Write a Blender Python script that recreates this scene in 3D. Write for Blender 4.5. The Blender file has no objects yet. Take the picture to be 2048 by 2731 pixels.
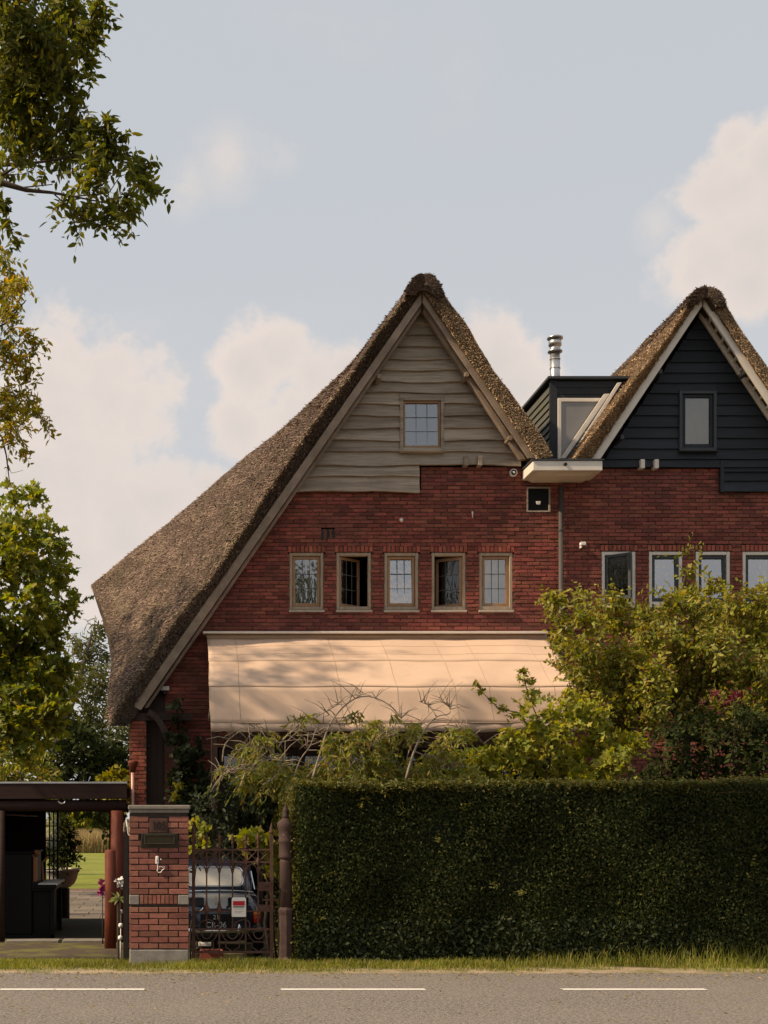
import bpy, math, random
import numpy as np
from mathutils import Vector, Matrix

sc = bpy.context.scene
COL = sc.collection
# ------------------------------------------------------------------ camera, sky, sun, exposure
F, VX, VY, H = 3320.0, 460.0, 2181.0, 1.6      # focal length and vanishing point measured on the 2048x2731 photograph
cam_d = bpy.data.cameras.new('camera'); cam = bpy.data.objects.new('camera', cam_d); COL.objects.link(cam)
cam.location = (0, 0, H); cam.rotation_euler = (math.radians(90), 0, 0)
cam_d.sensor_fit = 'HORIZONTAL'; cam_d.sensor_width = 36; cam_d.lens = 36 * F / 2048
cam_d.shift_x = (1024 - VX) / 2048; cam_d.shift_y = (VY - 1365.5) / 2048
cam_d.clip_end = 5000; sc.camera = cam

SUN_EL, SUN_AZ = math.radians(42), math.radians(79)       # azimuth: to the left of straight-behind-the-camera
SUNV = Vector((-math.sin(SUN_AZ) * math.cos(SUN_EL), -math.cos(SUN_AZ) * math.cos(SUN_EL), math.sin(SUN_EL)))
sun_d = bpy.data.lights.new('sun', 'SUN'); sun = bpy.data.objects.new('sun', sun_d); COL.objects.link(sun)
sun_d.energy = 5.0; sun_d.angle = math.radians(0.9); sun_d.color = (1.0, 0.80, 0.56)
sun.rotation_euler = SUNV.to_track_quat('Z', 'Y').to_euler(); sun.location = (-20, -10, 30)

world = bpy.data.worlds.new('World'); sc.world = world; world.use_nodes = True
def make_sky():
    nt = world.node_tree; N = nt.nodes; L = nt.links; N.clear()
    def nd(t, **k):
        n = N.new(t)
        for a, b in k.items(): setattr(n, a, b)
        return n
    def math_(op, a, b=None, clamp=False):
        n = nd('ShaderNodeMath', operation=op, use_clamp=clamp)
        for i, v in enumerate((a, b)):
            if v is None: continue
            if isinstance(v, (int, float)): n.inputs[i].default_value = v
            else: L.new(v, n.inputs[i])
        return n.outputs[0]
    sky = nd('ShaderNodeTexSky', sky_type='NISHITA', sun_disc=False)
    sky.sun_elevation = SUN_EL; sky.sun_rotation = math.atan2(SUNV.x, SUNV.y)
    sky.air_density = 1.0; sky.dust_density = 2.0; sky.ozone_density = 1.0
    tc = nd('ShaderNodeTexCoord'); d = tc.outputs['Generated']
    sep = nd('ShaderNodeSeparateXYZ'); L.new(d, sep.inputs[0])
    # thin high veil over the whole dome: greys the blue
    veil = nd('ShaderNodeMix', data_type='RGBA'); veil.inputs[0].default_value = 0.86
    L.new(sky.outputs[0], veil.inputs[6]); 
    vz = nd('ShaderNodeMapRange', interpolation_type='SMOOTHSTEP'); vz.inputs[1].default_value = 0.05; vz.inputs[2].default_value = 0.55; L.new(sep.outputs['Z'], vz.inputs[0])
    vc = nd('ShaderNodeMix', data_type='RGBA'); vc.inputs[6].default_value = (5.35, 5.2, 5.1, 1); vc.inputs[7].default_value = (4.66, 4.86, 5.06, 1); L.new(vz.outputs[0], vc.inputs[0]); L.new(vc.outputs[2], veil.inputs[7])
    # cumulus: soft lumps around cloud centres, broken up by noise, and the same kind of cloud all round the horizon
    warp = nd('ShaderNodeTexNoise'); warp.inputs['Scale'].default_value = 15; warp.inputs['Detail'].default_value = 9; warp.inputs['Roughness'].default_value = 0.62
    L.new(d, warp.inputs['Vector'])
    wn = warp.outputs['Fac']
    big = nd('ShaderNodeTexNoise'); big.inputs['Scale'].default_value = 2.6; big.inputs['Detail'].default_value = 3
    mp = nd('ShaderNodeMapping'); mp.inputs['Location'].default_value = (3.1, 1.7, 0.4); mp.inputs['Scale'].default_value = (1, 1, 1.6)
    L.new(d, mp.inputs[0]); L.new(mp.outputs[0], big.inputs['Vector'])
    lumps = [(150, 1120, 200), (300, 1080, 160), (60, 1300, 260), (330, 1420, 150), (420, 1330, 110), (210, 1500, 170), (560, 1300, 60),
             (745, 950, 95), (680, 1010, 105), (830, 1000, 90), (930, 990, 80), (640, 1140, 90), (790, 1120, 130),
             (1330, 960, 105), (1390, 1040, 90), (1270, 1060, 90),
             (1960, 500, 125), (2010, 640, 150), (1900, 690, 110), (1840, 740, 95), (2060, 420, 120), (1955, 370, 70), (2120, 560, 180), (1990, 760, 90)]
    f = None
    for px, py, r, *off in lumps:
        c = Vector(((px - VX) / F, 1, (VY - py) / F)); s = c.length; c.normalize()
        vd = nd('ShaderNodeVectorMath', operation='DISTANCE'); L.new(d, vd.inputs[0]); vd.inputs[1].default_value = c
        m = math_('SUBTRACT', 1.0, math_('DIVIDE', vd.outputs['Value'], r * 1.35 / F / s))
        if off: m = math_('SUBTRACT', m, off[0])
        f = m if f is None else math_('MAXIMUM', f, m)
    f = math_('MAXIMUM', f, -1.0)
    # elsewhere on the dome
    g = math_('MULTIPLY', math_('SUBTRACT', big.outputs['Fac'], 0.52), 5.0)
    away = nd('ShaderNodeMapRange'); away.inputs[1].default_value = 0.70; away.inputs[2].default_value = 0.45; L.new(sep.outputs['Y'], away.inputs[0])
    high = nd('ShaderNodeMapRange'); high.inputs[1].default_value = 0.75; high.inputs[2].default_value = 0.35; L.new(sep.outputs['Z'], high.inputs[0])
    g = math_('ADD', g, math_('SUBTRACT', math_('MULTIPLY', math_('MULTIPLY', away.outputs[0], high.outputs[0]), 1.6), 1.6))
    f = math_('MAXIMUM', f, g)
    dens = math_('ADD', f, math_('MULTIPLY', math_('SUBTRACT', wn, 0.5), 2.3))
    mr = nd('ShaderNodeMapRange', interpolation_type='SMOOTHSTEP'); mr.inputs[1].default_value = 0.05; mr.inputs[2].default_value = 0.5
    L.new(dens, mr.inputs[0])
    # wisps
    wis = nd('ShaderNodeTexNoise'); wis.inputs['Scale'].default_value = 5; wis.inputs['Detail'].default_value = 6; wis.inputs['Roughness'].default_value = 0.6
    mp2 = nd('ShaderNodeMapping'); mp2.inputs['Location'].default_value = (0.6, 2.2, 5.0); mp2.inputs['Scale'].default_value = (1, 1, 1.5); mp2.inputs['Rotation'].default_value = (0, 0.6, 0)
    L.new(d, mp2.inputs[0]); L.new(mp2.outputs[0], wis.inputs['Vector'])
    wr = nd('ShaderNodeMapRange', interpolation_type='SMOOTHSTEP'); wr.inputs[1].default_value = 0.52; wr.inputs[2].default_value = 0.85; wr.inputs[4].default_value = 0.2
    L.new(wis.outputs['Fac'], wr.inputs[0])
    # a few thin shreds of cloud
    sh = None
    for px, py, r in ((600, 425, 130), (745, 385, 95), (480, 490, 110), (1752, 610, 80)):
        c = Vector(((px - VX) / F, 1, (VY - py) / F)); s = c.length; c.normalize()
        vd = nd('ShaderNodeVectorMath', operation='DISTANCE'); L.new(d, vd.inputs[0]); vd.inputs[1].default_value = c
        m = math_('SUBTRACT', 1.0, math_('DIVIDE', vd.outputs['Value'], r / F / s), clamp=True)
        sh = m if sh is None else math_('MAXIMUM', sh, m)
    sn = nd('ShaderNodeMapRange', interpolation_type='SMOOTHSTEP'); sn.inputs[1].default_value = 0.36; sn.inputs[2].default_value = 0.66; L.new(wn, sn.inputs[0])
    shreds = math_('MULTIPLY', math_('MULTIPLY', sh, sn.outputs[0]), 1.3, clamp=True)
    # cloud colour
    cc = nd('ShaderNodeMix', data_type='RGBA'); cc.inputs[6].default_value = (5.15, 4.7, 4.4, 1); cc.inputs[7].default_value = (6.5, 5.6, 5.05, 1)
    cr = nd('ShaderNodeMapRange'); cr.inputs[1].default_value = 0.2; cr.inputs[2].default_value = 1.25; L.new(dens, cr.inputs[0])
    soft = nd('ShaderNodeTexNoise'); soft.inputs['Scale'].default_value = 6; soft.inputs['Detail'].default_value = 4; L.new(d, soft.inputs['Vector'])
    L.new(math_('MULTIPLY', math_('SUBTRACT', 1.25, cr.outputs[0]), math_('ADD', soft.outputs['Fac'], 0.35), clamp=True), cc.inputs[0])
    amt = math_('MAXIMUM', math_('MAXIMUM', math_('MULTIPLY', mr.outputs[0], 0.85), wr.outputs[0]), math_('MULTIPLY', shreds, 0.5))
    mix = nd('ShaderNodeMix', data_type='RGBA'); L.new(amt, mix.inputs[0]); L.new(veil.outputs[2], mix.inputs[6]); L.new(cc.outputs[2], mix.inputs[7])
    bg = nd('ShaderNodeBackground'); bg.inputs[1].default_value = 0.111; L.new(mix.outputs[2], bg.inputs[0])
    out = nd('ShaderNodeOutputWorld'); L.new(bg.outputs[0], out.inputs[0])
make_sky()
world.cycles.sampling_method = 'MANUAL'; world.cycles.sample_map_resolution = 512
vs = sc.view_settings
vs.view_transform = 'Standard'; vs.look = 'None'; vs.exposure = 0.25; vs.gamma = 1.0; vs.use_curve_mapping = False
sc.render.engine = 'CYCLES'; sc.cycles.use_denoising = True
sc.cycles.max_bounces = 8; sc.cycles.diffuse_bounces = 3; sc.cycles.glossy_bounces = 3; sc.cycles.transparent_max_bounces = 8; sc.cycles.transmission_bounces = 4
sc.cycles.caustics_reflective = False; sc.cycles.caustics_refractive = False
sc.cycles.sample_clamp_indirect = 6.0

# ------------------------------------------------------------------ helpers
random.seed(11); RNG = np.random.default_rng(11)
R = random.uniform
ORG = {}
def at(px, py, Y): return Vector(((px - VX) * Y / F, Y, H + (VY - py) * Y / F))
def X_(px, Y): return (px - VX) * Y / F
def Z_(py, Y): return H + (VY - py) * Y / F

def tag(o, label=None, cat=None, group=None, kind=None):
    if label: o['label'] = label
    if cat: o['category'] = cat
    if group: o['group'] = group
    if kind: o['kind'] = kind
    return o
def thing(name, loc, label, cat, group=None):
    o = bpy.data.objects.new(name, None); o.empty_display_size = 0.2; COL.objects.link(o)
    o.location = loc; ORG[o] = Vector(loc)
    return tag(o, label, cat, group)
def link(name, me, mat, parent=None, org=None):
    o = bpy.data.objects.new(name, me); COL.objects.link(o)
    if mat is not None and not me.materials: me.materials.append(mat)
    if parent is not None: o.parent = parent
    ORG[o] = org if org is not None else (ORG[parent] if parent is not None else Vector((0, 0, 0)))
    return o

class MB:
    def __init__(s): s.v = []; s.f = []
    def add(s, vs, fs):
        b = len(s.v); s.v += [tuple(v) for v in vs]; s.f += [tuple(b + i for i in f) for f in fs]; return s
    def box(s, x0, x1, y0, y1, z0, z1):
        return s.add([(x0,y0,z0),(x1,y0,z0),(x1,y1,z0),(x0,y1,z0),(x0,y0,z1),(x1,y0,z1),(x1,y1,z1),(x0,y1,z1)],
                     [(0,3,2,1),(4,5,6,7),(0,1,5,4),(1,2,6,5),(2,3,7,6),(3,0,4,7)])
    def prism(s, poly, y0, y1):          # polygon in x,z pushed along y
        n = len(poly)
        return s.add([(x, y0, z) for x, z in poly] + [(x, y1, z) for x, z in poly],
                     [tuple(range(n)), tuple(range(2*n-1, n-1, -1))] + [((i+1) % n, i, n+i, n+(i+1) % n) for i in range(n)])
    def bar(s, a, b, w, h):              # box beam between two points
        a = Vector(a); b = Vector(b); d = (b - a).normalized()
        up = Vector((0, 0, 1)) if abs(d.z) < 0.95 else Vector((0, 1, 0))
        p = d.cross(up).normalized() * w / 2; q = p.cross(d).normalized() * h / 2
        return s.add([a-p-q, a+p-q, a+p+q, a-p+q, b-p-q, b+p-q, b+p+q, b-p+q],
                     [(0,1,2,3),(7,6,5,4),(0,4,5,1),(1,5,6,2),(2,6,7,3),(3,7,4,0)])
    def tube(s, pts, r, n=6, cap=True):
        pts = [Vector(p) for p in pts]; m = len(pts)
        rs = r if isinstance(r, (list, tuple)) else [r] * m
        b = len(s.v); ref = None
        for i, p in enumerate(pts):
            d = (pts[min(i+1, m-1)] - pts[max(i-1, 0)])
            d = d.normalized() if d.length > 1e-9 else Vector((0, 0, 1))
            if ref is None: ref = Vector((0, 0, 1)) if abs(d.z) < 0.9 else Vector((1, 0, 0))
            a = d.cross(ref)
            if a.length < 1e-6: a = d.cross(Vector((0.3, 1, 0.2)))
            a.normalize(); c = a.cross(d).normalized(); ref = c
            for k in range(n):
                t = 2 * math.pi * k / n
                s.v.append(tuple(p + (a * math.cos(t) + c * math.sin(t)) * rs[i]))
        for i in range(m - 1):
            for k in range(n):
                s.f.append((b+i*n+k, b+i*n+(k+1) % n, b+(i+1)*n+(k+1) % n, b+(i+1)*n+k))
        if cap: s.f.append(tuple(b+k for k in range(n))[::-1]); s.f.append(tuple(b+(m-1)*n+k for k in range(n)))
        return s
    def lathe(s, prof, c, n=20):          # prof: (radius, z)
        b = len(s.v)
        for r, z in prof:
            for k in range(n):
                t = 2*math.pi*k/n; s.v.append((c[0]+r*math.cos(t), c[1]+r*math.sin(t), c[2]+z))
        for i in range(len(prof)-1):
            for k in range(n):
                s.f.append((b+i*n+k, b+i*n+(k+1) % n, b+(i+1)*n+(k+1) % n, b+(i+1)*n+k))
        s.f.append(tuple(b+k for k in range(n))[::-1]); s.f.append(tuple(b+(len(prof)-1)*n+k for k in range(n)))
        return s
    def build(s, name, mat, parent=None, M=None, smooth=False, bevel=0, kind=None, label=None, seg=1):
        o0 = ORG[parent] if parent is not None else Vector((0, 0, 0))
        vs = [((M @ Vector(v)) if M else Vector(v)) - o0 for v in s.v]
        me = bpy.data.meshes.new(name); me.from_pydata([tuple(v) for v in vs], [], s.f); me.update()
        if smooth: me.polygons.foreach_set('use_smooth', [True] * len(me.polygons))
        o = link(name, me, mat, parent)
        if bevel:
            m = o.modifiers.new('bevel', 'BEVEL'); m.width = bevel; m.segments = seg; m.limit_method = 'ANGLE'; m.angle_limit = math.radians(40)
        if kind: o['kind'] = kind
        if label: o['label'] = label
        return o

def np_mesh(name, V, Fa, mat, parent=None, kind=None, smooth=False):
    """V (n,3) float, Fa (m,k) int"""
    o0 = np.array(ORG[parent]) if parent is not None else np.zeros(3)
    V = np.asarray(V, dtype=np.float64) - o0
    m, k = Fa.shape
    me = bpy.data.meshes.new(name); me.vertices.add(len(V)); me.vertices.foreach_set('co', V.astype(np.float32).ravel())
    me.loops.add(m*k); me.loops.foreach_set('vertex_index', Fa.astype(np.int32).ravel())
    me.polygons.add(m); me.polygons.foreach_set('loop_start', (np.arange(m)*k).astype(np.int32)); me.polygons.foreach_set('loop_total', np.full(m, k, np.int32))
    me.update(calc_edges=True); me.validate()
    if smooth: me.polygons.foreach_set('use_smooth', [True]*m)
    o = link(name, me, mat, parent)
    if kind: o['kind'] = kind
    return o

# ------------------------------------------------------------------ materials
MT = {}
def lin(r, g, b):
    f = lambda c: (c/255/12.92) if c <= 10 else ((c/255+0.055)/1.055)**2.4
    return (f(r), f(g), f(b), 1)
def pm(name, c1, c2=None, scale=4, rough=0.8, bump=0.0, bscale=60, metal=0.0, stretch=(1,1,1), var=0.0, c3=None, c3scale=1.0, c3amt=0.5, c3pos=(0.5, 0.7), detail=6, spec=0.3, rvar=0.0, bdist=0.02, world_co=True, coat=0):
    """procedural surface: two-colour noise, optional third colour in patches, per-piece value variation and fine relief"""
    m = bpy.data.materials.new(name); m.use_nodes = True; nt = m.node_tree; N = nt.nodes; L = nt.links
    b = N['Principled BSDF']; b.inputs['Roughness'].default_value = rough; b.inputs['Metallic'].default_value = metal; b.inputs['Specular IOR Level'].default_value = spec
    if coat: b.inputs['Coat Weight'].default_value = coat; b.inputs['Coat Roughness'].default_value = 0.05
    c2 = c2 or c1
    if world_co: g = N.new('ShaderNodeNewGeometry'); co = g.outputs['Position']
    else: g = N.new('ShaderNodeTexCoord'); co = g.outputs['Object']
    mp = N.new('ShaderNodeMapping'); mp.inputs['Scale'].default_value = stretch; L.new(co, mp.inputs[0])
    n1 = N.new('ShaderNodeTexNoise'); n1.inputs['Scale'].default_value = scale; n1.inputs['Detail'].default_value = detail; n1.inputs['Roughness'].default_value = 0.6; L.new(mp.outputs[0], n1.inputs['Vector'])
    mr = N.new('ShaderNodeMapRange'); mr.inputs[1].default_value = 0.3; mr.inputs[2].default_value = 0.7; L.new(n1.outputs['Fac'], mr.inputs[0])
    mx = N.new('ShaderNodeMix'); mx.data_type = 'RGBA'; L.new(mr.outputs[0], mx.inputs[0]); mx.inputs[6].default_value = c1; mx.inputs[7].default_value = c2
    colr = mx.outputs[2]
    if c3:
        n3 = N.new('ShaderNodeTexNoise'); n3.inputs['Scale'].default_value = c3scale; n3.inputs['Detail'].default_value = 8; n3.inputs['Roughness'].default_value = 0.65; L.new(mp.outputs[0], n3.inputs['Vector'])
        m3 = N.new('ShaderNodeMapRange'); m3.inputs[1].default_value = c3pos[0]; m3.inputs[2].default_value = c3pos[1]; m3.inputs[4].default_value = c3amt; L.new(n3.outputs['Fac'], m3.inputs[0])
        x3 = N.new('ShaderNodeMix'); x3.data_type = 'RGBA'; L.new(m3.outputs[0], x3.inputs[0]); L.new(colr, x3.inputs[6]); x3.inputs[7].default_value = c3; colr = x3.outputs[2]
    if var:
        oi = N.new('ShaderNodeObjectInfo'); ge = N.new('ShaderNodeNewGeometry')
        ad = N.new('ShaderNodeMath'); ad.operation = 'ADD'; L.new(oi.outputs['Random'], ad.inputs[0]); L.new(ge.outputs['Random Per Island'], ad.inputs[1])
        fr = N.new('ShaderNodeMath'); fr.operation = 'FRACT'; L.new(ad.outputs[0], fr.inputs[0])
        vr = N.new('ShaderNodeMapRange'); vr.inputs[3].default_value = 1-var; vr.inputs[4].default_value = 1+var; L.new(fr.outputs[0], vr.inputs[0])
        hs = N.new('ShaderNodeHueSaturation'); L.new(colr, hs.inputs['Color']); L.new(vr.outputs[0], hs.inputs['Value'])
        f2 = N.new('ShaderNodeMath'); f2.operation = 'MULTIPLY'; L.new(fr.outputs[0], f2.inputs[0]); f2.inputs[1].default_value = 7.31
        f3 = N.new('ShaderNodeMath'); f3.operation = 'FRACT'; L.new(f2.outputs[0], f3.inputs[0])
        hr = N.new('ShaderNodeMapRange'); hr.inputs[3].default_value = 0.5-var*0.022; hr.inputs[4].default_value = 0.5+var*0.03; L.new(f3.outputs[0], hr.inputs[0]); L.new(hr.outputs[0], hs.inputs['Hue'])
        colr = hs.outputs[0]
    L.new(colr, b.inputs['Base Color'])
    if rvar:
        rr = N.new('ShaderNodeMapRange'); rr.inputs[3].default_value = max(0.02, rough-rvar); rr.inputs[4].default_value = min(1, rough+rvar); L.new(n1.outputs['Fac'], rr.inputs[0]); L.new(rr.outputs[0], b.inputs['Roughness'])
    if bump:
        nb = N.new('ShaderNodeTexNoise'); nb.inputs['Scale'].default_value = bscale; nb.inputs['Detail'].default_value = 5; L.new(mp.outputs[0], nb.inputs['Vector'])
        bp = N.new('ShaderNodeBump'); bp.inputs['Strength'].default_value = bump; bp.inputs['Distance'].default_value = bdist; L.new(nb.outputs['Fac'], bp.inputs['Height']); L.new(bp.outputs[0], b.inputs['Normal'])
    MT[name] = m
    return m
def leafm(name, cols, trans=0.35, rough=0.55, gloss=0.35, nv=0.25, ns_=1.3):
    """leaf: colour picked per leaf from a ramp, with light passing through the blade"""
    m = bpy.data.materials.new(name); m.use_nodes = True; nt = m.node_tree; N = nt.nodes; L = nt.links
    b = N['Principled BSDF']; b.inputs['Roughness'].default_value = rough; b.inputs['Specular IOR Level'].default_value = gloss
    ge = N.new('ShaderNodeNewGeometry'); rp = N.new('ShaderNodeValToRGB'); L.new(ge.outputs['Random Per Island'], rp.inputs[0])
    e = rp.color_ramp.elements
    while len(e) < len(cols): e.new(0.5)
    for i, c in enumerate(cols): e[i].position = i/(len(cols)-1); e[i].color = c
    ns = N.new('ShaderNodeTexNoise'); ns.inputs['Scale'].default_value = ns_; ns.inputs['Detail'].default_value = 3; L.new(ge.outputs['Position'], ns.inputs['Vector'])
    hs = N.new('ShaderNodeHueSaturation'); L.new(rp.outputs[0], hs.inputs['Color'])
    vr = N.new('ShaderNodeMapRange'); vr.inputs[1].default_value = 0.3; vr.inputs[2].default_value = 0.7; vr.inputs[3].default_value = 1-nv; vr.inputs[4].default_value = 1+nv; L.new(ns.outputs['Fac'], vr.inputs[0]); L.new(vr.outputs[0], hs.inputs['Value'])
    L.new(hs.outputs[0], b.inputs['Base Color'])
    t = N.new('ShaderNodeBsdfTranslucent'); h2 = N.new('ShaderNodeHueSaturation'); h2.inputs['Value'].default_value = 1.5; h2.inputs['Saturation'].default_value = 1.15; h2.inputs['Hue'].default_value = 0.485
    L.new(hs.outputs[0], h2.inputs['Color']); L.new(h2.outputs[0], t.inputs[0])
    mx = N.new('ShaderNodeMixShader'); mx.inputs[0].default_value = trans; L.new(b.outputs[0], mx.inputs[1]); L.new(t.outputs[0], mx.inputs[2])
    L.new(mx.outputs[0], N['Material Output'].inputs[0]); MT[name] = m
    return m
def glassm(name, refl=0.3, tint=(0.8, 0.85, 0.85, 1), rough=0.02):
    m = bpy.data.materials.new(name); m.use_nodes = True; nt = m.node_tree; N = nt.nodes; L = nt.links
    N.remove(N['Principled BSDF'])
    t = N.new('ShaderNodeBsdfTransparent'); t.inputs[0].default_value = tint
    g = N.new('ShaderNodeBsdfGlossy'); g.inputs['Roughness'].default_value = rough; g.inputs[0].default_value = (0.95, 0.97, 1, 1)
    fr = N.new('ShaderNodeFresnel'); fr.inputs[0].default_value = 1.5
    ad = N.new('ShaderNodeMath'); ad.operation = 'ADD'; ad.use_clamp = True; L.new(fr.outputs[0], ad.inputs[0]); ad.inputs[1].default_value = refl
    nz = N.new('ShaderNodeTexNoise'); nz.inputs['Scale'].default_value = 5; nz.inputs['Detail'].default_value = 1
    bp = N.new('ShaderNodeBump'); bp.inputs['Strength'].default_value = 0.06; bp.inputs['Distance'].default_value = 0.05; L.new(nz.outputs['Fac'], bp.inputs['Height']); L.new(bp.outputs[0], g.inputs['Normal'])
    mx = N.new('ShaderNodeMixShader'); L.new(ad.outputs[0], mx.inputs[0]); L.new(t.outputs[0], mx.inputs[1]); L.new(g.outputs[0], mx.inputs[2])
    L.new(mx.outputs[0], N['Material Output'].inputs[0]); MT[name] = m
    return m

c = lambda r, g, b: (r, g, b, 1)
pm('brick', c(.290,.076,.053), c(.185,.052,.039), 9, .85, .7, 60, var=.34, c3=c(.095,.038,.032), c3scale=1.1, c3amt=.6, c3pos=(.47,.68))
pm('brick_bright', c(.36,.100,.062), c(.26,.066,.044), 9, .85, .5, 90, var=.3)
pm('brick_pier', c(.28,.108,.078), c(.18,.066,.049), 14, .85, .6, 120, var=.3, c3=c(.30,.175,.10), c3scale=2.4, c3amt=.6, c3pos=(.52,.68))
pm('mortar', c(.24,.135,.10), c(.06,.036,.028), 14, .95, .5, 150)
pm('mortar_pier', c(.055,.042,.034), c(.03,.023,.019), 14, .95, .4, 150)
pm('thatch_old', c(.13,.082,.056), c(.045,.029,.021), 26, .95, .9, 70, c3=c(.085,.072,.035), c3scale=.8, c3amt=.4, c3pos=(.48,.68), bdist=.05)
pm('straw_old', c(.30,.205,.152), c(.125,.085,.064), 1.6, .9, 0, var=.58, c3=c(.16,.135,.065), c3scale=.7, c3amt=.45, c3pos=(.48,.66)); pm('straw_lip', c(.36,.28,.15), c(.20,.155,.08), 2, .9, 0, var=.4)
pm('thatch_new', c(.24,.155,.085), c(.09,.058,.034), 30, .95, .9, 80, c3=c(.08,.055,.032), c3scale=1.2, c3amt=.5, bdist=.05)
pm('straw_new', c(.62,.44,.27), c(.33,.215,.125), 3, .9, 0, var=.55)
pm('oak_weathered', c(.52,.425,.335), c(.32,.26,.203), 5, .85, .8, 26, stretch=(.5,1,9), var=.2, c3=c(.19,.145,.11), c3scale=1.3, c3amt=.7, c3pos=(.48,.66))
pm('oak_barge', c(.34,.255,.19), c(.225,.165,.122), 6, .85, .4, 50, c3=c(.14,.098,.068), c3scale=1.6, c3amt=.55, c3pos=(.46,.68))
pm('black_wood', c(.022,.027,.036), c(.013,.016,.021), 6, .6, .45, 40, stretch=(.5,1,7), var=.3, c3=c(.07,.075,.08), c3scale=7, c3amt=.4, c3pos=(.61,.72), spec=.35)
pm('white_paint', c(.74,.67,.585), c(.66,.59,.51), 5, .6, .1, 60, c3=c(.44,.36,.28), c3scale=3, c3amt=.3, c3pos=(.54,.75))
pm('oak_frame', c(.42,.33,.235), c(.29,.22,.155), 7, .75, .3, 60, stretch=(4,1,.7), c3=c(.44,.23,.11), c3scale=1.3, c3amt=.5, c3pos=(.54,.72))
pm('oak_sash', c(.36,.20,.10), c(.27,.15,.08), 7, .7, .25, 60, c3=c(.32,.25,.18), c3scale=3, c3amt=.6)
pm('stone_sill', c(.46,.39,.33), c(.36,.30,.25), 10, .8, .2, 80)
pm('lead', c(.13,.13,.13), c(.09,.09,.09), 10, .6)
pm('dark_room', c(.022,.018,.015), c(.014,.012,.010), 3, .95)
pm('curtain', c(.55,.52,.46), c(.45,.42,.37), 3, .95, stretch=(9,1,.4))
pm('slate_frame', c(.05,.055,.062), c(.04,.044,.05), 5, .5)
pm('canvas', c(.64,.455,.33), c(.575,.40,.285), 1.6, .9, .3, 200, c3=c(.42,.285,.20), c3scale=.9, c3amt=.4, c3pos=(.46,.72))
pm('canvas_seam', c(.42,.30,.20), c(.36,.25,.17), 6, .9)
pm('zinc', c(.55,.53,.50), c(.42,.40,.38), 5, .3, 0, metal=.9, rvar=.12)
pm('grey_pipe', c(.075,.062,.056), c(.055,.046,.042), 4, .55)
pm('rust_iron', c(.115,.055,.037), c(.065,.033,.024), 18, .8, .5, 120, c3=c(.22,.080,.040), c3scale=4, c3amt=.6, c3pos=(.52,.7))
pm('cast_iron', c(.075,.042,.034), c(.048,.028,.023), 12, .75, .4, 90, c3=c(.32,.22,.175), c3scale=6, c3amt=.8, c3pos=(.63,.69))
pm('black_iron', c(.018,.014,.013), c(.012,.010,.009), 12, .6)
pm('concrete', c(.30,.27,.235), c(.215,.195,.17), 6, .9, .3, 60, c3=c(.13,.115,.095), c3scale=3, c3amt=.5)
pm('bluestone', c(.25,.22,.185), c(.17,.15,.125), 9, .85, .3, 70, c3=c(.12,.11,.07), c3scale=4, c3amt=.6)
pm('bronze', c(.05,.042,.028), c(.032,.028,.02), 12, .55, .2, 90, metal=.4)
pm('plaque', c(.10,.045,.032), c(.07,.032,.024), 12, .7, .2, 90)
pm('black', c(.012,.011,.010), None, 3, .5)
pm('white_plastic', c(.75,.70,.64), c(.68,.63,.57), 4, .45)
pm('red_sign', c(.42,.012,.022), None, 4, .4)
pm('grey_ink', c(.25,.22,.20), None, 4, .6)
pm('chrome', c(.72,.71,.69), None, 4, .12, metal=1)
pm('car_navy', c(.018,.026,.050), c(.014,.020,.040), 3, .25, spec=.5, coat=.8)
pm('car_lid_reflection', c(.62,.59,.56), c(.54,.52,.5), 3, .3, spec=.5, coat=.5)  # sky's reflection on the navy lid, painted pale grey
pm('amber', c(.65,.17,.02), None, 3, .25); pm('red_lens', c(.42,.03,.015), None, 3, .25)
pm('rubber', c(.02,.02,.02), None, 3, .85)
pm('asphalt', c(.32,.276,.234), c(.055,.049,.043), 36, .9, .9, 80, c3=c(.25,.213,.178), c3scale=.45, c3amt=.45, c3pos=(.42,.66), detail=5)
pm('road_paint', c(.66,.62,.56), c(.52,.48,.43), 30, .75, .2, 150, c3=c(.26,.23,.195), c3scale=18, c3amt=.6, c3pos=(.56,.68))
pm('sand', c(.40,.31,.21), c(.27,.20,.13), 22, .95, .5, 90, c3=c(.13,.13,.035), c3scale=3.2, c3amt=.8, c3pos=(.44,.58))
pm('soil', c(.085,.066,.042), c(.05,.04,.026), 9, .95, .5, 60, c3=c(.075,.085,.022), c3scale=1.2, c3amt=.85, c3pos=(.46,.6))
pm('drive_moss_sun', c(.095,.066,.040), c(.052,.038,.026), 16, .95, .4, 60, c3=c(.13,.12,.026), c3scale=1.9, c3amt=.9, c3pos=(.46,.58))  # yellow-green patches: moss, and sun patches put into the colour
pm('lawn', c(.24,.25,.026), c(.135,.165,.018), .7, .95, .8, 30, bdist=.08, c3=c(.27,.235,.06), c3scale=.25, c3amt=.5, c3pos=(.5,.65))
pm('meadow', c(.36,.26,.12), c(.24,.19,.075), 2, .95, .6, 20, bdist=.2, c3=c(.13,.15,.03), c3scale=.35, c3amt=.8, c3pos=(.5,.6))
pm('paver', c(.17,.135,.10), c(.12,.095,.072), 4, .9, .2, 50, var=.25)
pm('red_cedar', c(.20,.045,.020), c(.13,.030,.015), 5, .6, .3, 60, stretch=(6,6,.6))
pm('carport_wood', c(.050,.026,.021), c(.030,.017,.014), 5, .75, .25, 50, stretch=(.6,1,6), spec=.15)
pm('bark', c(.085,.065,.045), c(.05,.038,.028), 12, .95, .6, 40)
pm('twig_pale', c(.38,.295,.215), c(.23,.175,.128), 12, .9, .3, 80)
pm('twig_dark', c(.07,.050,.036), c(.045,.033,.025), 12, .9, .3, 80)
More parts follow.
